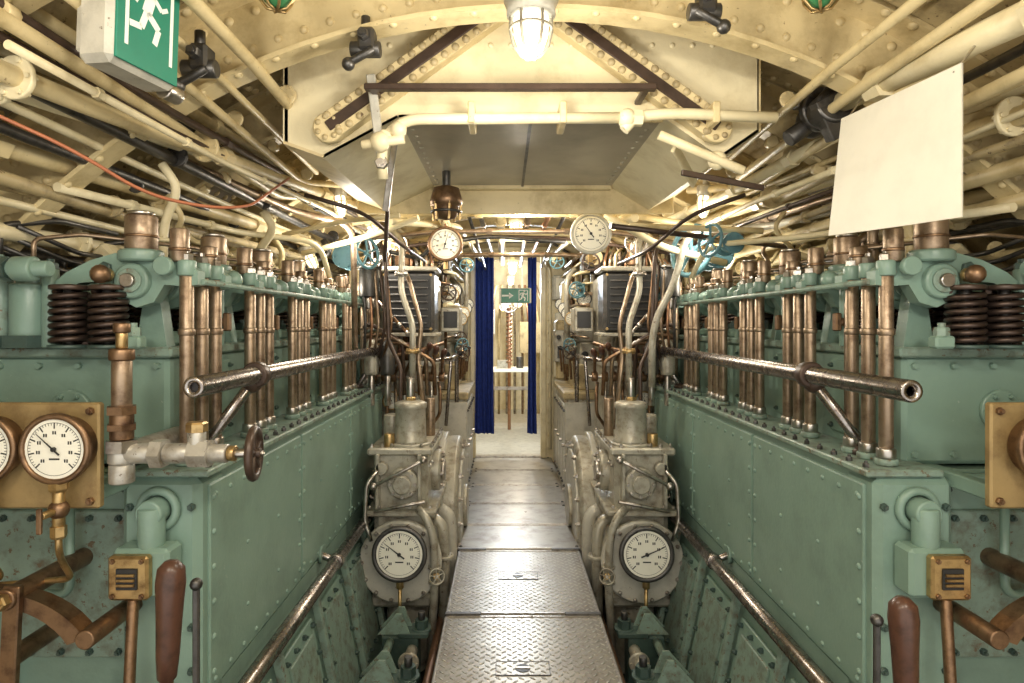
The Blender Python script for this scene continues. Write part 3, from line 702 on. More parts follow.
for i in range(14):
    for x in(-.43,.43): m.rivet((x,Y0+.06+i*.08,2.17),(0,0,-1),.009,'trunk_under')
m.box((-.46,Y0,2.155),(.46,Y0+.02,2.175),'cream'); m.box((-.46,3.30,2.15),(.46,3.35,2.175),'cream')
for s in(-1,1):
    p0=Vector((s*.66-.03,Y0-.05,2.12));p1=Vector((s*.05-.03,Y0-.05,2.56))
    d=(p1-p0).normalized();q=Vector((0,-1,0)).cross(d).normalized()
    m.beam(p0,p1,.095,.014,'cream',up=(0,1,0))
    for o in(-.04,.04): m.beam(p0+q*o+Vector((0,.025,0)),p1+q*o+Vector((0,.025,0)),.010,.05,'cream',up=(0,1,0))
    m.beam(p0+Vector((0,-.008,0)),p1+Vector((0,-.008,0)),.036,.012,'brown_dark',up=(0,1,0))
    L=(p1-p0).length;N=17
    for i in range(N):
        c=p0+d*(L*(i+.5)/N)
        for o in(-.034,.034): m.rivet(c+q*o+Vector((0,-.007,0)),(0,-1,0),.014,'cream_dirty')
    e=p0
    m.cyl(e+Vector((0,.03,0)),e-Vector((0,.008,0)),.052,'cream',24)
    for i in range(7):
        t=i*pi*2/7; m.rivet(e+Vector((.036*math.cos(t),-.008,.036*math.sin(t))),(0,-1,0),.011,'cream_dirty')
for i in range(24):
    x=-.84+i*.07
    if x<.79: m.rivet((x,Y0,2.42),(0,-1,0),.010,'cream_lt')
m.done('hatch_trunk')
m=M()
m.box((-.545,2.06,2.21),(.40,2.09,2.23),'brown_dark',.003)
for x in(-.52,.37): m.box((x-.012,2.08,2.212),(x+.012,Y0,2.228),'brown_dark')
m.done('lifting_bar')
m=M()
m.pipe([(-.50,2.15,1.94),(-.50,2.12,2.06),(-.42,2.1,2.125),(.30,2.1,2.13)],.018,'cream_lt',14)
m.sphere((.31,2.1,2.128),.032,'cream_lt',14);m.cyl((.29,2.1,2.128),(.36,2.1,2.128),.027,'cream_lt',6)
m.pipe([(.30,2.1,2.09),(.34,2.1,2.135),(.46,2.1,2.145),(.80,2.1,2.13)],.018,'cream_lt',14)
m.nut((-.48,2.12,2.05),(0,0,1),.032,.04,'cream_lt',False)
for x in(-.2,.1,.6): m.box((x-.012,2.08,2.11),(x+.012,2.22,2.18),'cream')
m.done('ventilation_pipe')
# ------------------------------------------------------------------ lamps, with added fill lamps among them
def bulkhead_or_fill_lamp(c,down=(0,0,-1),R=.05,energy=10,base='cream_lt',glass='glow',light=True,cage='cream_lt',col=(1,.92,.78)):
    m=M();c=Vector(c);w=Vector(down).normalized();u,v,_=basis(w)
    m.lathe(c-w*.03,w,[(R*1.3,0),(R*1.35,.01),(R*1.2,.03),(R*1.2,.05),(R*.95,.055)],base,24)
    m.lathe(c+w*.02,w,[(R*.85,0),(R*.88,.02),(R*.8,.06),(R*.6,.09),(R*.3,.105),(0,.11)],glass,24,caps=False)
    for i in range(6):
        a=i*pi/3;d=u*math.cos(a)+v*math.sin(a)
        m.sweep([c+d*R*1.0+w*.02,c+d*R*1.02+w*.06,c+d*R*.85+w*.10,c+d*R*.45+w*.128,c+w*.135],.004,cage,6)
    m.torus(c+w*.055,w,R*1.02,.004,cage,24,6)
    m.cyl(c-w*.12,c-w*.02,R*.5,base,12)
    o=m.done('bulkhead_or_fill_lamp')
    if light:
        l=bpy.data.lights.new('lamp_or_fill_light','POINT');l.energy=energy;l.color=col;l.shadow_soft_size=.07
        lo=bpy.data.objects.new('lamp_or_fill_light',l);lo.location=c+w*.25;bpy.context.collection.objects.link(lo)
        lo.parent=o;lo.matrix_parent_inverse=Matrix.Translation(-o.location)
    return o
bulkhead_or_fill_lamp((-.02,1.72,2.30),R=.055,energy=14,base='grey_lt',cage='grey_mach')
bulkhead_or_fill_lamp((0,3.6,2.30),energy=28)
bulkhead_or_fill_lamp((0,5.2,2.30),energy=36)
bulkhead_or_fill_lamp((0,.35,2.42),energy=32)  # unseen overhead lamp, added as fill light
bulkhead_or_fill_lamp((-.98,4.2,2.08),(.5,-.5,-.6),energy=11);bulkhead_or_fill_lamp((.62,4.3,2.14),(-.4,-.6,-.6),energy=11)
for s in(-1,1):
    bulkhead_or_fill_lamp((s*.9,.45,2.15),(-s*.3,.2,-.8),energy=20)  # unseen side pair, added to brighten the hull above the engines
    bulkhead_or_fill_lamp((s*.98,3.42,2.16),(-s*.1,0,-.9),R=.035,energy=9,base='grey_mach')  # added pair tucked behind the pipes, lights the hull overhead
    bulkhead_or_fill_lamp((s*1.3,3.9,1.9),(-s*.4,0,-.8),R=.035,energy=8,base='grey_mach')  # another added pair, extra fill for the hull sides
bulkhead_or_fill_lamp((-.66,1.6,2.37),R=.055,base='lamp_green',glass='lamp_green',cage='brass',light=False)
bulkhead_or_fill_lamp((.70,1.6,2.37),R=.055,base='lamp_green',glass='lamp_green',cage='brass',light=False)

# ------------------------------------------------------------------ pipes overhead
def run(name,specs,fl=()):
    m=M()
    for pts,r,mt in specs: 
        m.pipe(pts,r,mt,12,b=.12)
        n=len(pts)
        for i in range(n-1):
            a,b=Vector(pts[i]),Vector(pts[i+1])
            if (b-a).length>.9:
                for t in(.3,.75):
                    c=a.lerp(b,t); m.cyl(c-(b-a).normalized()*r*1.1,c+(b-a).normalized()*r*1.1,r*1.45,mt,6)
    for c,ax,r,mt in fl: m.flange(c,ax,r,r*.3,mt)
    return m.done(name)
L=[([(-1.36,.9,1.98),(-1.25,1.7,2.02),(-1.02,4.3,2.26),(-.9,6.9,2.2)],.020,'cream_lt'),
   ([(-1.25,.9,1.99),(-1.17,1.7,2.02),(-.98,3.8,2.16),(-.98,4.6,2.05)],.024,'cream'),
   ([(-1.35,.9,2.08),(-1.26,1.7,2.11),(-1.08,4.4,2.18),(-.95,6.9,2.1)],.016,'cream_lt'),
   ([(-1.30,.9,2.16),(-1.20,1.9,2.13),(-1.12,3.0,2.09),(-.95,4.1,2.0),(-.95,4.15,1.5)],.014,'steel_dark'),
   ([(-1.42,1.0,2.05),(-1.32,1.9,2.06),(-1.15,3.2,2.02),(-.92,3.5,2.0),(-.92,3.55,1.25)],.017,'tube'),
   ([(-1.16,1.0,2.13),(-1.10,1.8,2.09),(-1.04,3.4,2.12),(-.85,6.9,2.16)],.013,'brown_dark'),
   ([(-1.20,1.0,2.08),(-1.13,1.8,2.05),(-1.06,3.4,2.07),(-.9,5.0,2.06)],.011,'brown_dark'),
   ([(-1.23,1.0,2.20),(-1.14,1.8,2.15),(-1.07,3.4,2.17)],.018,'cream'),
   ([(-1.48,1.0,1.92),(-1.42,1.9,1.93),(-1.3,3.6,1.95),(-1.2,5.5,1.95)],.028,'cream'),
   ([(-1.10,1.3,2.02),(-1.06,2.2,2.01),(-1.0,3.3,2.04),(-.9,4.0,1.96)],.010,'cream_lt'),
   ([(-1.55,1.3,1.84),(-1.48,2.4,1.86),(-1.3,4.0,1.86)],.018,'cream_dirty'),
   ([(-1.42,1.9,1.86),(-1.32,3.0,1.88),(-1.05,3.3,1.88),(-1.02,3.4,1.7)],.014,'cream_lt')]
run('pipe_bundle',L,[((-1.20,1.45,2.01),(.12,1,.03),.05,'cream_lt'),((-1.28,1.5,2.01),(.12,1,.03),.045,'cream_lt'),((-1.12,2.2,2.06),(.12,1,.06),.05,'cream'),((-1.38,2.4,1.935),(.05,1,0),.055,'cream'),((-1.20,1.75,2.10),(.1,1,0),.04,'cream')])
Rr=[([(1.02,.9,2.06),(1.01,2.2,2.19)],.034,'cream_lt'),
   ([(1.08,2.2,2.12),(1.0,3.4,2.10),(.92,4.4,2.12),(.9,6.9,2.15)],.024,'cream_lt'),
   ([(1.38,.9,1.98),(1.30,1.8,2.02),(1.12,3.6,2.06),(.98,6.9,2.06)],.028,'cream'),
   ([(1.45,.9,2.10),(1.32,1.8,2.10),(1.16,3.6,2.14),(1.0,6.9,2.2)],.017,'cream_lt'),
   ([(1.25,.9,2.16),(1.20,1.8,2.14),(1.08,3.4,2.18)],.014,'steel_dark'),
   ([(1.30,.9,2.10),(1.24,1.8,2.08),(1.10,3.4,2.11),(1.0,5,2.1)],.012,'cream'),
   ([(1.52,.9,1.90),(1.44,1.9,1.93),(1.3,3.4,1.97),(.9,3.5,1.97),(.86,3.55,1.7),(.74,3.6,1.45),(.74,3.62,1.1)],.020,'grey_mach'),
   ([(1.55,.9,2.02),(1.46,1.9,2.02),(1.22,3.8,2.0),(1.15,5.5,1.9)],.016,'tube'),
   ([(1.6,.9,1.92),(1.52,1.9,1.88),(1.32,3.8,1.88),(1.2,5.5,1.8)],.024,'cream'),
   ([(1.15,2.1,2.02),(1.06,3.0,2.02),(.95,4.0,1.97)],.012,'cream_lt'),
   ([(1.20,2.1,1.97),(1.12,3.0,1.96),(1.0,4.0,1.92)],.010,'brown_dark'),
   ([(1.42,1.9,1.80),(1.25,2.8,1.84),(.95,3.3,1.86),(.9,3.4,1.7)],.014,'cream_lt')]
run('pipe_bundle',Rr,[((1.30,1.75,2.02),(-.1,1,.02),.055,'cream_lt'),((1.16,3.0,2.05),(-.1,1,.02),.055,'cream'),((1.47,1.6,1.92),(-.1,1,0),.045,'cream')])
for s in(-1,1):
    m=M(); angs=[.40,.45,.49,.55,.60,.64,.68,.73,.77,.81,.86,.92,.99,1.06]
    for k,a in enumerate(angs):
        if s>0: a+=.02
        r=random.choice([.009,.012,.015,.02,.026]); mt=random.choice(['cream','cream','cream_lt','cream_dirty','steel_dark','cream_lt'])
        if k<4: mt='cream'; r=min(r,.018)
        rr=HR-.17-r
        if k<4: pts=[hp(rr,s*a,-.4),hp(rr-.035,s*a,1.9),hp(rr-.03,s*(a+.02),3.0)]+([hp(rr,s*(a-.06),3.6)] if k>1 else [])
        else: pts=[hp(rr,s*a,-.4)]+[hp(rr-random.uniform(0,.03),s*(a+random.uniform(-.012,.012)),y) for y in(1.2,2.4,3.6,5.0)]+[hp(rr,s*a,6.9)]
        m.pipe(pts,r,mt,10,b=.1)
        for y in(.8,1.36,2.6,3.35,3.95,4.55,5.15):
            if k<4 and y>2.8: continue
            c=hp(rr,s*a,y-.02); m.cyl(c-Vector((0,.018,0)),c+Vector((0,.018,0)),r*1.35,'cream',10)
        if r>.014:
            for y in(1.1,2.2,3.0,4.2): m.flange(hp(rr-.012,s*a,y),(0,1,0),r*1.9,r*.7,mt)
    for y in(.8,1.36,2.6,3.35,3.95,4.55,5.15,5.75):
        for a0,a1 in((.53,.75),(.78,1.08)):
            m.sweep([hp(HR-.168,s*(a0+(a1-a0)*i/8),y-.045) for i in range(9)],.010,'cream',6)
    m.done('conduit_run')
    m=M()
    for i,y in enumerate([2.15,2.35,2.6,2.95,3.05,3.4,3.5,3.85,4.05]):
        a=.62+.05*(i%4); q=hp(HR-.22,s*a,y); e=s*random.uniform(1.2,1.45)
        mt=random.choice(['cream','cream_lt','tube','steel_dark','cream']); r=random.choice([.011,.015,.02])
        m.pipe([q,q+Vector((-s*.05,.02,-.08)),(e,y+.05,1.80),(e,y+.05,1.45)],r,mt,10,b=.06)
        m.flange((e,y+.05,1.74),(0,0,1),r*2.3,r*.9,mt); m.cyl((e,y+.05,1.60),(e,y+.05,1.66),r*1.7,'brass',6)
    for y in(2.3,3.15,3.75):
        c=hp(HR-.30,s*.82,y);R_=Matrix.Rotation(s*.8,3,'Y')
        m.obox(c,(.16,.20,.08),'cream_lt',R_,.012)
        m.obox(c+R_@Vector((0,0,-.043)),(.12,.16,.01),'cream',R_,.003)
        for k in range(3):
            p=c+R_@Vector((-.04+.04*k,-.1,0)); m.pipe([p,p+Vector((0,-.12,0)),p+Vector((s*.06,-.3,.06))],.008,'steel_dark',8)
    m.done('branch_pipework')
m=M()
m.flange((1.0,2.2,2.19),(0,1,.1),.075,.035,'steel_dark',8);m.sphere((1.0,2.26,2.17),.06,'steel_dark',16)
m.cyl((1.0,2.24,2.17),(.90,2.24,2.10),.03,'steel_dark',14);m.cyl((1.0,2.26,2.17),(1.05,2.28,2.26),.03,'steel_dark',14)
m.cyl((.985,2.08,2.17),(.985,2.16,2.16),.06,'steel_dark',20);m.beam((.96,2.1,2.20),(1.03,2.12,2.08),.10,.05,'steel_dark',up=(0,1,0))
m.box((.94,2.2,2.22),(1.04,2.3,2.26),'steel_dark')
m.done('stop_valve')
X=[([(-1.0,3.6,2.02),(-.6,3.62,2.08),(.6,3.62,2.08),(1.1,3.6,1.98)],.02,'cream'),
   ([(-1.1,3.85,1.95),(-.5,3.9,2.02),(.55,3.9,2.02),(1.2,3.85,1.9)],.014,'tube'),
   ([(-.7,3.4,2.0),(-.4,4.2,2.1),(-.35,6.9,2.15)],.02,'cream_lt'),
   ([(.6,3.4,2.02),(.45,4.2,2.1),(.35,6.9,2.15)],.024,'cream_lt'),
   ([(-.25,3.4,2.12),(-.22,6.9,2.2)],.016,'steel'),([(.18,3.4,2.12),(.2,6.9,2.2)],.016,'copper'),
   ([(-.12,3.5,2.2),(-.12,6.9,2.12)],.03,'cream'),([(.06,3.5,2.2),(.08,6.9,2.1)],.02,'tube'),([(.28,3.5,2.15),(.30,6.9,2.08)],.012,'steel_dark'),([(-.32,3.5,2.15),(-.30,6.9,2.05)],.012,'steel_dark'),([(-.45,3.5,2.08),(-.5,6.9,2.05)],.03,'cream'),
   ([(-1.2,4.7,1.98),(-.3,4.75,2.14),(.4,4.75,2.14),(1.2,4.7,1.98)],.03,'cream'),
   ([(-1.2,5.6,2.0),(-.3,5.6,2.2),(.4,5.6,2.2),(1.2,5.6,2.0)],.022,'cream_lt'),
   ([(-1.1,4.3,1.93),(-.6,4.3,2.0),(-.2,4.3,2.05),(.35,4.3,2.03),(1.1,4.3,1.92)],.012,'brown_dark'),
   ([(-1.1,5.2,1.90),(-.5,5.2,2.02),(.5,5.2,2.02),(1.1,5.2,1.9)],.018,'tube'),
   ([(-.8,3.9,1.9),(-.62,4.0,1.86),(-.55,4.0,1.95),(-.2,4.1,2.02),(.3,4.1,1.98)],.012,'steel_dark'),
   ([(1.2,3.2,1.92),(.9,3.25,1.94),(.55,3.3,1.96)],.016,'cream'),
   ([(.42,3.1,1.93),(.9,3.25,1.90),(1.4,3.3,1.85)],.014,'brown_dark'),
   ([(.45,3.45,2.05),(.75,3.5,1.88),(1.15,3.6,1.80)],.02,'cream_lt'),
   ([(-.55,3.4,2.02),(-.85,3.5,1.93),(-1.2,3.5,1.84)],.016,'cream_lt'),
   ([(-.60,3.1,1.98),(-.9,3.15,1.96),(-1.2,3.2,1.90)],.012,'cream'),
   ([(-1.0,2.9,2.04),(-.75,3.0,1.98),(-.62,3.3,1.86),(-.58,3.9,1.84)],.010,'brown_dark'),
   ([(1.0,2.9,2.04),(.78,3.0,1.97),(.66,3.3,1.84),(.6,3.9,1.82)],.010,'brown_dark')]
run('cross_pipe',X)
m=M()
m.beam((-.535,2.12,2.28),(-.50,2.14,1.98),.03,.015,'grey_lt',up=(0,1,0)); m.beam((-.46,2.18,2.12),(-.52,2.3,1.86),.022,.012,'steel',up=(0,1,0))
m.cyl((-.56,2.10,2.04),(-.42,2.10,2.06),.016,'cream_lt',12);m.sphere((-.50,2.10,2.05),.034,'cream_lt',14);m.sphere((-.44,2.1,2.09),.028,'cream_lt',14)
m.cyl((-.51,2.3,1.9),(-.56,2.5,1.70),.008,'brown_dark',8);m.nut((-.50,2.14,1.99),(0,-1,0),.024,.02,'steel')
m.done('linkage_rod')
m=M()
m.beam((.48,2.16,2.05),(.62,2.4,1.98),.035,.015,'cream_lt',up=(0,1,0));m.cyl((.42,2.12,2.08),(.70,2.12,1.96),.016,'cream_lt',12)
m.beam((.50,2.14,1.96),(.80,2.2,1.92),.02,.012,'brown_dark',up=(0,1,0));m.sphere((.62,2.14,2.0),.032,'cream_lt',14)
m.done('linkage_rod')
def clamp(c,s):
    m=M();c=Vector(c)
    m.cyl(c+Vector((-.045,0,0)),c+Vector((.045,0,0)),.024,'steel_dark',14);m.box(c+Vector((-.02,-.03,-.01)),c+Vector((.03,.03,.06)),'steel_dark',.008)
    m.cyl(c+Vector((s*.03,-.03,-.01)),c+Vector((-s*.04,-.03,-.05)),.012,'steel_dark',10);m.sphere(c+Vector((-s*.045,-.03,-.055)),.02,'steel_dark',12)
    m.nut(c+Vector((0,-.03,.03)),(0,-1,0),.018,.02,'steel_dark'); m.cyl(c+Vector((0,0,.05)),c+Vector((0,0,.10)),.014,'steel_dark',10)
    m.done('hatch_clamp')
clamp((-.51,1.93,2.28),1);clamp((.47,1.8,2.33),-1);clamp((-.90,1.70,2.13),1)

def exit_sign(name,c,right,up,w,h,th,face='port'):
    m=M();c=Vector(c);r=Vector(right).normalized();u=Vector(up);u=(u-r*u.dot(r)).normalized();nrm=r.cross(u)
    R=Matrix((r,u,nrm)).transposed()
    m.obox(c-nrm*(th/2+.002),(w*1.12,h*1.08,th),'grey_lt' if face=='port' else 'white',R,.015)
    m.obox(c,(w,h,.006),'sign_green',R,.001)
    if face=='port':
        m.obox(c-nrm*(th+.012),(w*.9,h*.85,.02),'grey_lt',R,.006)
        for k in(-1,1): m.obox(c-nrm*(th*.5)+u*(h*.56)+r*(k*w*.35),(.025,.06,.02),'steel',R,.003)
        m.cyl(c-nrm*(th*.5)-u*(h*.5)+r*(w*.56),c-nrm*(th*.5)-u*(h*.5)+r*(w*.56+.05),.022,'steel',14)
    q=c+nrm*.0035
    S=min(w,h) 
    def quad(pts): m.prism([(x*S,y*S) for x,y in pts],q,r,u,.0012,'sign_white')
    def stroke(a,b,t):
        a=Vector(a);b=Vector(b);d=(b-a).normalized();e=Vector((-d.y,d.x))*t/2
        quad([tuple(a-e),tuple(b-e),tuple(b+e),tuple(a+e)])
    ox=0 if face=='port' else .55
    off=(lambda p:(p[0]+ox,p[1]))
    fr=[((-.36,-.55),(-.36,.55)),((-.36,.55),(.36,.55)),((.36,.55),(.36,-.55))] if face=='port' else [((-.3,-.38),(-.3,.38)),((-.3,.38),(.3,.38)),((.3,.38),(.3,-.38))]
    for a,b in fr: stroke(off(a),off(b),.05)
    st=[((.02,.22),(-.06,-.05),.15),((-.05,-.04),(.14,-.18),.09),((.14,-.18),(.08,-.38),.08),((-.06,-.04),(-.14,-.25),.09),((-.14,-.25),(-.32,-.27),.075),((.03,.2),(.18,.08),.06),((.18,.08),(.28,.14),.055),((0,.2),(-.18,.16),.06),((-.18,.16),(-.24,.02),.055)]
    for a,b,t in st: stroke(off(a),off(b),t)
    quad([off((.08+.075*math.cos(i*pi/6),.34+.075*math.sin(i*pi/6))) for i in range(12)])
    if face!='port':
        stroke((-.95,0),(-.35,0),.12); quad([(-.45,.22),(-.45,-.22),(-.15,0)])
    return m.done(name)
exit_sign('exit_sign',(-.885,1.43,2.15),(.22,1,0),(0.04,0,1),.18,.27,.09)
exit_sign('exit_sign',(.02,6.75,1.76),(1,0,0),(0,0,1),.30,.15,.03,'land')
m=M();m.cyl((-.05,6.75,1.84),(-.05,6.75,2.2),.004,'steel',6);m.cyl((.09,6.75,1.84),(.09,6.75,2.2),.004,'steel',6);m.done('sign_hanger')

m=M();vs=[];fs=[];N=14;K=8
for i in range(N+1):
    for j in range(K+1):
        t=i/N;q=j/K
        y=1.45+t*.52; z=2.045+.04*t-q*(.35+.01*t); x=.945-.04*q*t+.012*math.sin(t*3.1)*q
        vs.append((x,y,z))
for i in range(N):
    for j in range(K): a=i*(K+1)+j; fs.append([a,a+1,a+K+2,a+K+1])
nn=len(vs); vs2=vs+[(x+.003,y,z) for x,y,z in vs]; fs2=fs+[[a+nn for a in f[::-1]] for f in fs]
m.add(vs2,fs2,'white',True)
for t in(.05,.95): m.cyl((.945,1.45+t*.52,2.03+.04*t),(1.0,1.45+t*.52,2.10+.05*t),.003,'steel',6)
m.done('blank_paper_sign')
m=M();m.pipe([(-1.35,1.3,1.98),(-1.1,1.5,1.86),(-1.0,1.62,1.78),(-.9,1.75,1.77),(-.85,1.9,1.80),(-.9,2.4,2.0)],.0045,'cable_orange',8,b=.08);m.done('electric_cable')

def hung_gauge(c,R,n,bez='brass'):
    m=M();m.gauge(c,(0,-1,-.05),R,bez,n,.06);c=Vector(c)
    m.cyl(c+Vector((0,.06,0)),c+Vector((0,.2,.05)),.02,'steel_dark',10);m.pipe([c+Vector((0,.05,R*.9)),c+Vector((0,.05,R+.06)),c+Vector((.02,.1,R+.2))],.01,'copper',8)
    m.cyl(c+Vector((0,.03,-R)),c+Vector((0,.03,-R-.05)),.014,'brass',8)
    m.done('pressure_gauge')
hung_gauge((-.44,3.75,1.925),.096,1.3,'bronze');hung_gauge((.38,3.5,1.95),.105,2.2,'grey_lt')
m=M();c=Vector((-.365,3.0,2.04))
m.lathe(c,(0,0,-1),[(.03,-.06),(.06,-.05),(.075,0),(.075,.03),(.055,.035),(.06,.06),(.04,.09),(0,.10)],'bronze',24);m.cyl(c+Vector((0,0,.05)),c+Vector((0,0,.15)),.02,'steel_dark',10)
for i in range(6): m.cyl(c+Vector((.07*math.cos(i),.07*math.sin(i),-.02)),c+Vector((.06*math.cos(i),.06*math.sin(i),-.10)),.006,'brass',6)
m.torus(c+Vector((0,0,-.06)),(0,0,1),.068,.006,'steel_dark')
m.done('hanging_lamp')  # caged hanging lamp, modelled unlit
def wheelset(name,items):
    m=M()
    for c,f,st,r,mt,wm,R in items: m.valve(c,f,st,r,mt,wm,R)
    m.done(name)
wheelset('valve_group',[((1.12,3.7,1.85),(0,1,0),(-.85,-.5,.1),.045,'blue_grey','blue_grey',.14),((1.05,3.25,1.86),(0,1,0),(-.9,-.4,.1),.03,'blue_grey','blue_grey',.08),((.80,4.2,1.98),(0,1,0),(-.4,-.9,0),.03,'steel','steel',.07),((1.0,4.5,1.70),(0,0,1),(-.5,-.8,0),.035,'blue_grey','blue_grey',.09),((.55,4.6,1.93),(0,1,0),(-.3,-.9,-.3),.03,'cream','brown_dark',.06),
 ((.50,5.0,1.72),(0,0,1),(-.4,-.9,0),.022,'blue_grey','blue_grey',.06),((.36,5.6,2.03),(0,1,0),(0,-1,-.4),.022,'cream','blue_grey',.06)])
wheelset('valve_group',[((-1.05,3.9,1.86),(0,1,0),(.8,-.5,.1),.04,'blue_grey','blue_grey',.09),((-.85,4.3,1.98),(0,1,0),(.4,-.9,0),.03,'cream','steel',.07),((-.95,4.5,1.70),(0,0,1),(.5,-.8,0),.035,'steel_dark','steel_dark',.08),((-.60,4.7,1.93),(0,1,0),(.3,-.9,-.3),.03,'cream','brown_dark',.06),
 ((-.56,5.0,1.70),(0,0,1),(.4,-.9,0),.022,'grey_mach','brown_dark',.06),((-.42,5.6,2.0),(0,1,0),(0,-1,-.4),.022,'cream','blue_grey',.06)])
for s in(-1,1):
    m=M();P=lambda a,y,z:(s*a,y,z)
    for k in range(16):
        a=.66+.035*k;y=4.46+.12*random.random();z1=1.75+.3*random.random()
        m.pipe([P(a,y,1.0),P(a,y,z1),P(a+.12*random.uniform(-1,1),y+.15,z1+.12),P(a+.1,y+.8,z1+.15)],random.choice([.010,.014,.018]),random.choice(['tube','steel','cream','brown_dark','bronze','grey_mach','cream']),10)
    m.pipe([P(.80,3.9,2.05),P(.70,3.8,1.95),P(.70,3.75,1.65),P(.62,3.68,1.45),P(.62,3.66,1.12)],.018,'grey_mach',12)
    m.pipe([P(.72,3.9,1.80),P(.66,3.8,1.72),P(.58,3.75,1.45),P(.60,3.75,1.25),P(.56,3.7,1.0)],.013,'tube',12)
    m.pipe([P(.84,3.85,1.95),P(.80,3.8,1.85),P(.78,3.8,1.35),P(.70,3.75,1.2),P(.70,3.7,.8)],.012,'brown_dark',10)
    m.pipe([P(1.0,4.42,1.25),P(.80,4.1,1.25),P(.66,4.1,1.28),P(.5,4.25,1.33)],.014,'bronze',10)
    for k in range(5):
        m.pipe([P(.80+.035*k,4.0,1.92-.02*k),P(.82+.035*k,3.92,1.80),P(.78+.04*k,3.9,1.45),P(.84+.03*k,3.95,1.25)],.009,('bronze','brown_dark','tube','copper','steel_dark')[k],8)
    m.cyl(P(.93,3.95,1.62),P(.93,3.95,1.8),.06,'steel_dark',20);m.cyl(P(.93,3.95,1.55),P(.93,3.95,1.62),.04,'steel',16);m.flange(P(.93,3.95,1.81),(0,0,1),.075,.02,'steel',8)
    m.cyl(P(.78,4.3,1.85),P(.78,4.3,2.0),.05,'bronze',18)
    m.flange(P(.70,3.76,1.75),(0,0,1),.04,.02,'steel');m.flange(P(.62,3.67,1.3),(0,0,1),.04,.02,'brass')
    for k,a in enumerate((.82,.92)):
        m.lathe(P(a,3.98,1.14),(0,0,1),[(.04,0),(.045,.02),(.045,.17),(.03,.20),(.015,.22)],'grey_mach' if k else 'steel_dark',20);m.cyl(P(a,3.98,.95),P(a,3.98,1.16),.02,'steel',10)
    for k in range(5):
        m.beam(P(.70+.05*k,4.0,1.40+.05*k),P(.86+.04*k,4.1,1.56+.04*k),.018,.01,random.choice(['steel','bronze','brown_dark']),up=(0,1,0))
        m.sphere(P(.70+.05*k,4.0,1.40+.05*k),.018,'steel',10)
    m.done('engine_pipework')
    m=M()
    rnd=random.Random(3 if s>0 else 11)
    for k in range(16):
        a=.44+.045*k;y=rnd.uniform(5.1,6.6);z0=rnd.uniform(.9,1.3);z1=rnd.uniform(1.7,2.1)
        m.pipe([P(a,y,z0),P(a,y,z1),P(a+.1,y+.1,z1+.1),P(a+.12,y+.4,z1+.12)],rnd.choice([.012,.018,.026]),rnd.choice(['cream','cream_lt','tube','grey_mach','bronze']),10)
    for k in range(9):
        z=1.35+.085*k; a=.50+.02*(k%3)
        m.pipe([P(a+.05,4.9,z),P(a,5.2,z+.01),P(a-.01,6.8,z+.015)],rnd.choice([.009,.013,.018]),rnd.choice(['cream','cream_lt','steel_dark','bronze','tube']),8)
    for k in range(8):
        yy=5.1+.35*(k//2)
        g=P(.44+.10*(k%2),yy,1.50+.16*(k%2)+.05*(k//2))
        m.gauge(g,(-s*.3,-1,0),.05+.008*(k%2),rnd.choice(['brass','steel_dark']),rnd.uniform(0,3))
        m.cyl((g[0],g[1]+.03,g[2]),(g[0]+s*.07,g[1]+.2,g[2]),.015,'steel_dark',8)
    for k in range(6):
        m.valve(P(.44+.03*k,5.0+.28*k,1.24+.05*(k%3)),(0,0,1),(-s*.5,-1,0),.018,'grey_mach',('brown_dark','blue_grey')[k%2],.05)
    for k in range(5):
        m.cyl(P(.46,5.0+.3*k,1.0),P(.44,4.96+.3*k,1.22),.010,'bronze',8); m.sphere(P(.44,4.96+.3*k,1.23),.022,'black',10)
    m.box(P(.47,5.6,1.30),P(.70,5.9,1.52),'grey_lt',.012);m.box(P(.45,6.1,1.55),P(.66,6.3,1.85),'cream_lt',.012);m.box(P(.52,5.05,1.86),P(.72,5.25,2.02),'steel_dark',.012)
    m.done('aft_control_pipework')
for s in(-1,1):
    m=M();P=lambda a,y,z:(s*a,y,z)
    x0=.38 if s>0 else .5
    m.box(P(x0+.04,6.4,.9),P(x0+.5,6.9,1.5),'cream_dirty',.02);m.box(P(x0+.02,6.35,1.08),P(x0+.35,6.45,1.40),'grey_mach',.01)
    for k in range(4): m.cyl(P(x0+.06+.08*k,6.34,1.33),P(x0+.06+.08*k,6.31,1.33),.022,('black','brass')[k%2],12)
    for k in range(6): m.box(P(x0+.05+.05*k,6.34,1.12),P(x0+.075+.05*k,6.36,1.24),'steel_dark',.002)
    m.box(P(x0+.05,6.4,0),P(x0+.5,6.9,.9),'grey_mach',.02)
    m.done('switchboard')
m=M();m.box((.42,6.8,1.72),(.62,6.98,1.98),'grey_lt',.01);m.box((.45,6.79,1.75),(.59,6.80,1.95),'white',.005);m.done('junction_box')
m=M();m.box((.45,6.72,1.42),(.72,6.98,1.58),'white',.01);m.done('document_holder')
m=M();m.box((-.62,6.85,1.5),(-.54,6.94,1.9),'cream_lt',.01);m.gauge((-.68,6.8,1.65),(0,-1,0),.06,'brass',1);m.cyl((-.68,6.8,1.65),(-.68,7.0,1.65),.02,'brass',10);m.done('depth_gauge')
m=M()
for k,x in enumerate((-.95,-.86,-.78,-.55,-.51,.40,.66,.74,.80,.90)):
    m.pipe([(x,6.96,.1),(x,6.96,1.9+.03*k),(x*.9,6.94,2.1),(x*.85,6.7,2.15)],(.012,.02,.016)[k%3],('cream','cream_lt','bronze','tube')[k%4],10)
m.pipe([(-1.0,6.9,2.02),(-.5,6.9,2.28),(.4,6.9,2.28),(1.0,6.9,2.0)],.02,'cream_lt',10)
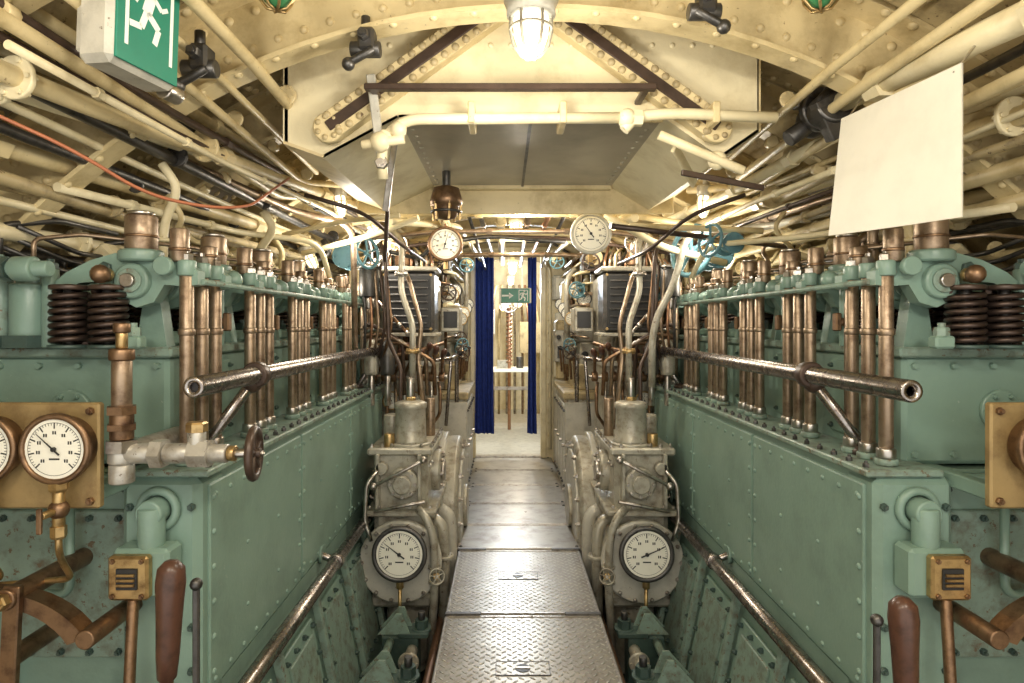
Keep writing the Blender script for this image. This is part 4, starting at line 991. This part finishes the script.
m.pipe([(-1.1,6.85,1.92),(-.5,6.85,2.34),(.4,6.85,2.34),(1.1,6.85,1.9)],.014,'steel_dark',10)
m.done('bulkhead_pipework')

# ------------------------------------------------------------------ bulkhead with doorway
m=M()
DX0,DX1,DZ=-.44,.33,2.25
def arcpts(a0,a1,n,R=2.34): return [(R*math.sin(a0+(a1-a0)*i/n),HC+R*math.cos(a0+(a1-a0)*i/n)) for i in range(n+1)]
aD0=math.asin(DX0/2.34);aD1=math.asin(DX1/2.34)
m.prism(arcpts(-2.2,aD0,20)+[(DX0,-.6)],(0,7.06,0),(1,0,0),(0,0,1),.05,'cream_lt')
m.prism(arcpts(aD1,2.2,20)+[(DX1,-.6)],(0,7.06,0),(1,0,0),(0,0,1),.05,'cream_lt')
m.prism(arcpts(aD0,aD1,6)+[(DX1,DZ),(DX0,DZ)],(0,7.06,0),(1,0,0),(0,0,1),.05,'cream_lt')
m.done('wall_bulkhead')
m=M()
for x in(DX0,DX1): m.box((x-.03,6.97,0),(x+.03,7.08,DZ),'cream_lt',.008)
m.box((DX0-.03,6.97,DZ-.03),(DX1+.03,7.08,DZ+.03),'cream_lt',.008);m.box((DX0,6.98,-.02),(DX1,7.08,.02),'steel',.005)
for i in range(16):
    for x in(DX0-.06,DX1+.06): m.rivet((x,7.01,.1+i*.14),(0,-1,0),.014,'cream')
m.done('door_frame')
def curtain(x0,x1,z0,z1,y):
    m=M();N=40;vs=[]
    for i in range(N+1):
        t=i/N
        for j in range(9):
            q=j/8; x=x0+(x1-x0)*t; yy=y+.025*math.sin(t*pi*2*(x1-x0)/.05)*(.6+.4*q)
            vs.append((x+.01*math.sin(q*4+t*9)*q,yy,z1+(z0-z1)*q))
    fs=[[i*9+j,i*9+j+1,(i+1)*9+j+1,(i+1)*9+j] for i in range(N) for j in range(8)]
    n=len(vs);m.add(vs+[(a,b+.004,c) for a,b,c in vs],fs+[[a+n for a in f[::-1]] for f in fs],'blue_cloth',True)
    for i in range(5):
        x=x0+(x1-x0)*(i+.5)/5;m.torus((x,y,z1+.01),(1,0,0),.016,.003,'brass',14,5)
    return m.done('curtain')
curtain(-.41,-.21,.28,2.18,6.9);curtain(.155,.25,.28,2.18,6.9)
m=M();m.cyl((-.48,6.9,2.2),(.38,6.9,2.2),.012,'brass',10);m.box((-.5,6.88,2.17),(-.47,7.02,2.23),'brass');m.box((.37,6.88,2.17),(.40,7.02,2.23),'brass');m.done('curtain_rod')
m=M();m.prism(arcpts(-2.2,2.2,40),(0,11.2,0),(1,0,0),(0,0,1),.05,'cream_lt');m.done('wall_aft')
m=M()
for i in range(18):
    x=-1.1+i*.13;zz=1.2+.4*random.random();m.pipe([(x,10.6,-.02),(x,10.6,zz),(x*.9,10.5,zz+.3),(x*.7,10.4,2.1)],.02,random.choice(['copper','cream','steel','tube','cream_dirty']),10)
m.box((-.5,10.2,1.3),(-.25,10.4,1.7),'grey_lt');m.box((.15,10.2,1.0),(.5,10.5,1.5),'cream_dirty')
m.gauge((-.1,10.3,1.75),(0,-1,0),.08,'brass',1);m.gauge((.12,10.3,1.8),(0,-1,0),.07,'brass',2)
m.done('aft_pipework')
m=M();m.cyl((-.03,9.0,-.02),(-.03,9.0,1.7),.022,'copper',12);m.coil((-.03,9.0,.9),(0,0,1),.035,.012,14,.8,'copper',12);m.wheel((-.03,8.96,1.75),(0,-1,.2),.12,'steel');m.done('copper_coil')
m=M();m.box((-.3,8.8,.80),(.32,9.4,.84),'white');[m.cyl((x,y,-.02),(x,y,.8),.02,'steel',10) for x in(-.26,.28) for y in(8.85,9.35)];m.box((-.26,8.84,.55),(.28,8.86,.6),'steel')
m.box((-.2,9.0,.84),(-.05,9.2,.95),'grey_mach');m.cyl((.12,9.1,.84),(.12,9.1,1.0),.05,'steel_dark',16)
m.done('work_table')
for s in(-1,1):
    m=M();m.box((s*.5,7.5,-.02),(s*1.1,10,1.0),'cream',.02);m.box((s*.48,7.5,1.0),(s*1.1,10,1.04),'grey_lt',.01)
    for k in range(6): m.cyl((s*.5,7.7+k*.4,.5),(s*.47,7.7+k*.4,.5),.1,'steel',20)
    m.done('electric_motor_casing')
for (x,y,z,e,c) in((0,7.7,2.2,120,(.78,.88,1)),(0,9.8,2.2,60,(1,.94,.84))):
    bulkhead_or_fill_lamp((x,y,z),energy=e,col=c)

# ------------------------------------------------------------------ world & camera
w=bpy.data.worlds.new('World');bpy.context.scene.world=w;w.use_nodes=True
bg=w.node_tree.nodes['Background'];bg.inputs[0].default_value=(1,.965,.89,1);bg.inputs[1].default_value=1.5
cam=bpy.data.cameras.new('camera');cam.lens=22.5;cam.sensor_width=36;cam.shift_x=7/1024;cam.shift_y=-16.5/1024;cam.clip_start=.02
co=bpy.data.objects.new('camera',cam);co.location=(-.09,0,1.45);co.rotation_euler=(pi/2,0,0);bpy.context.collection.objects.link(co)
bpy.context.scene.camera=co
bpy.context.scene.view_settings.view_transform='Standard'
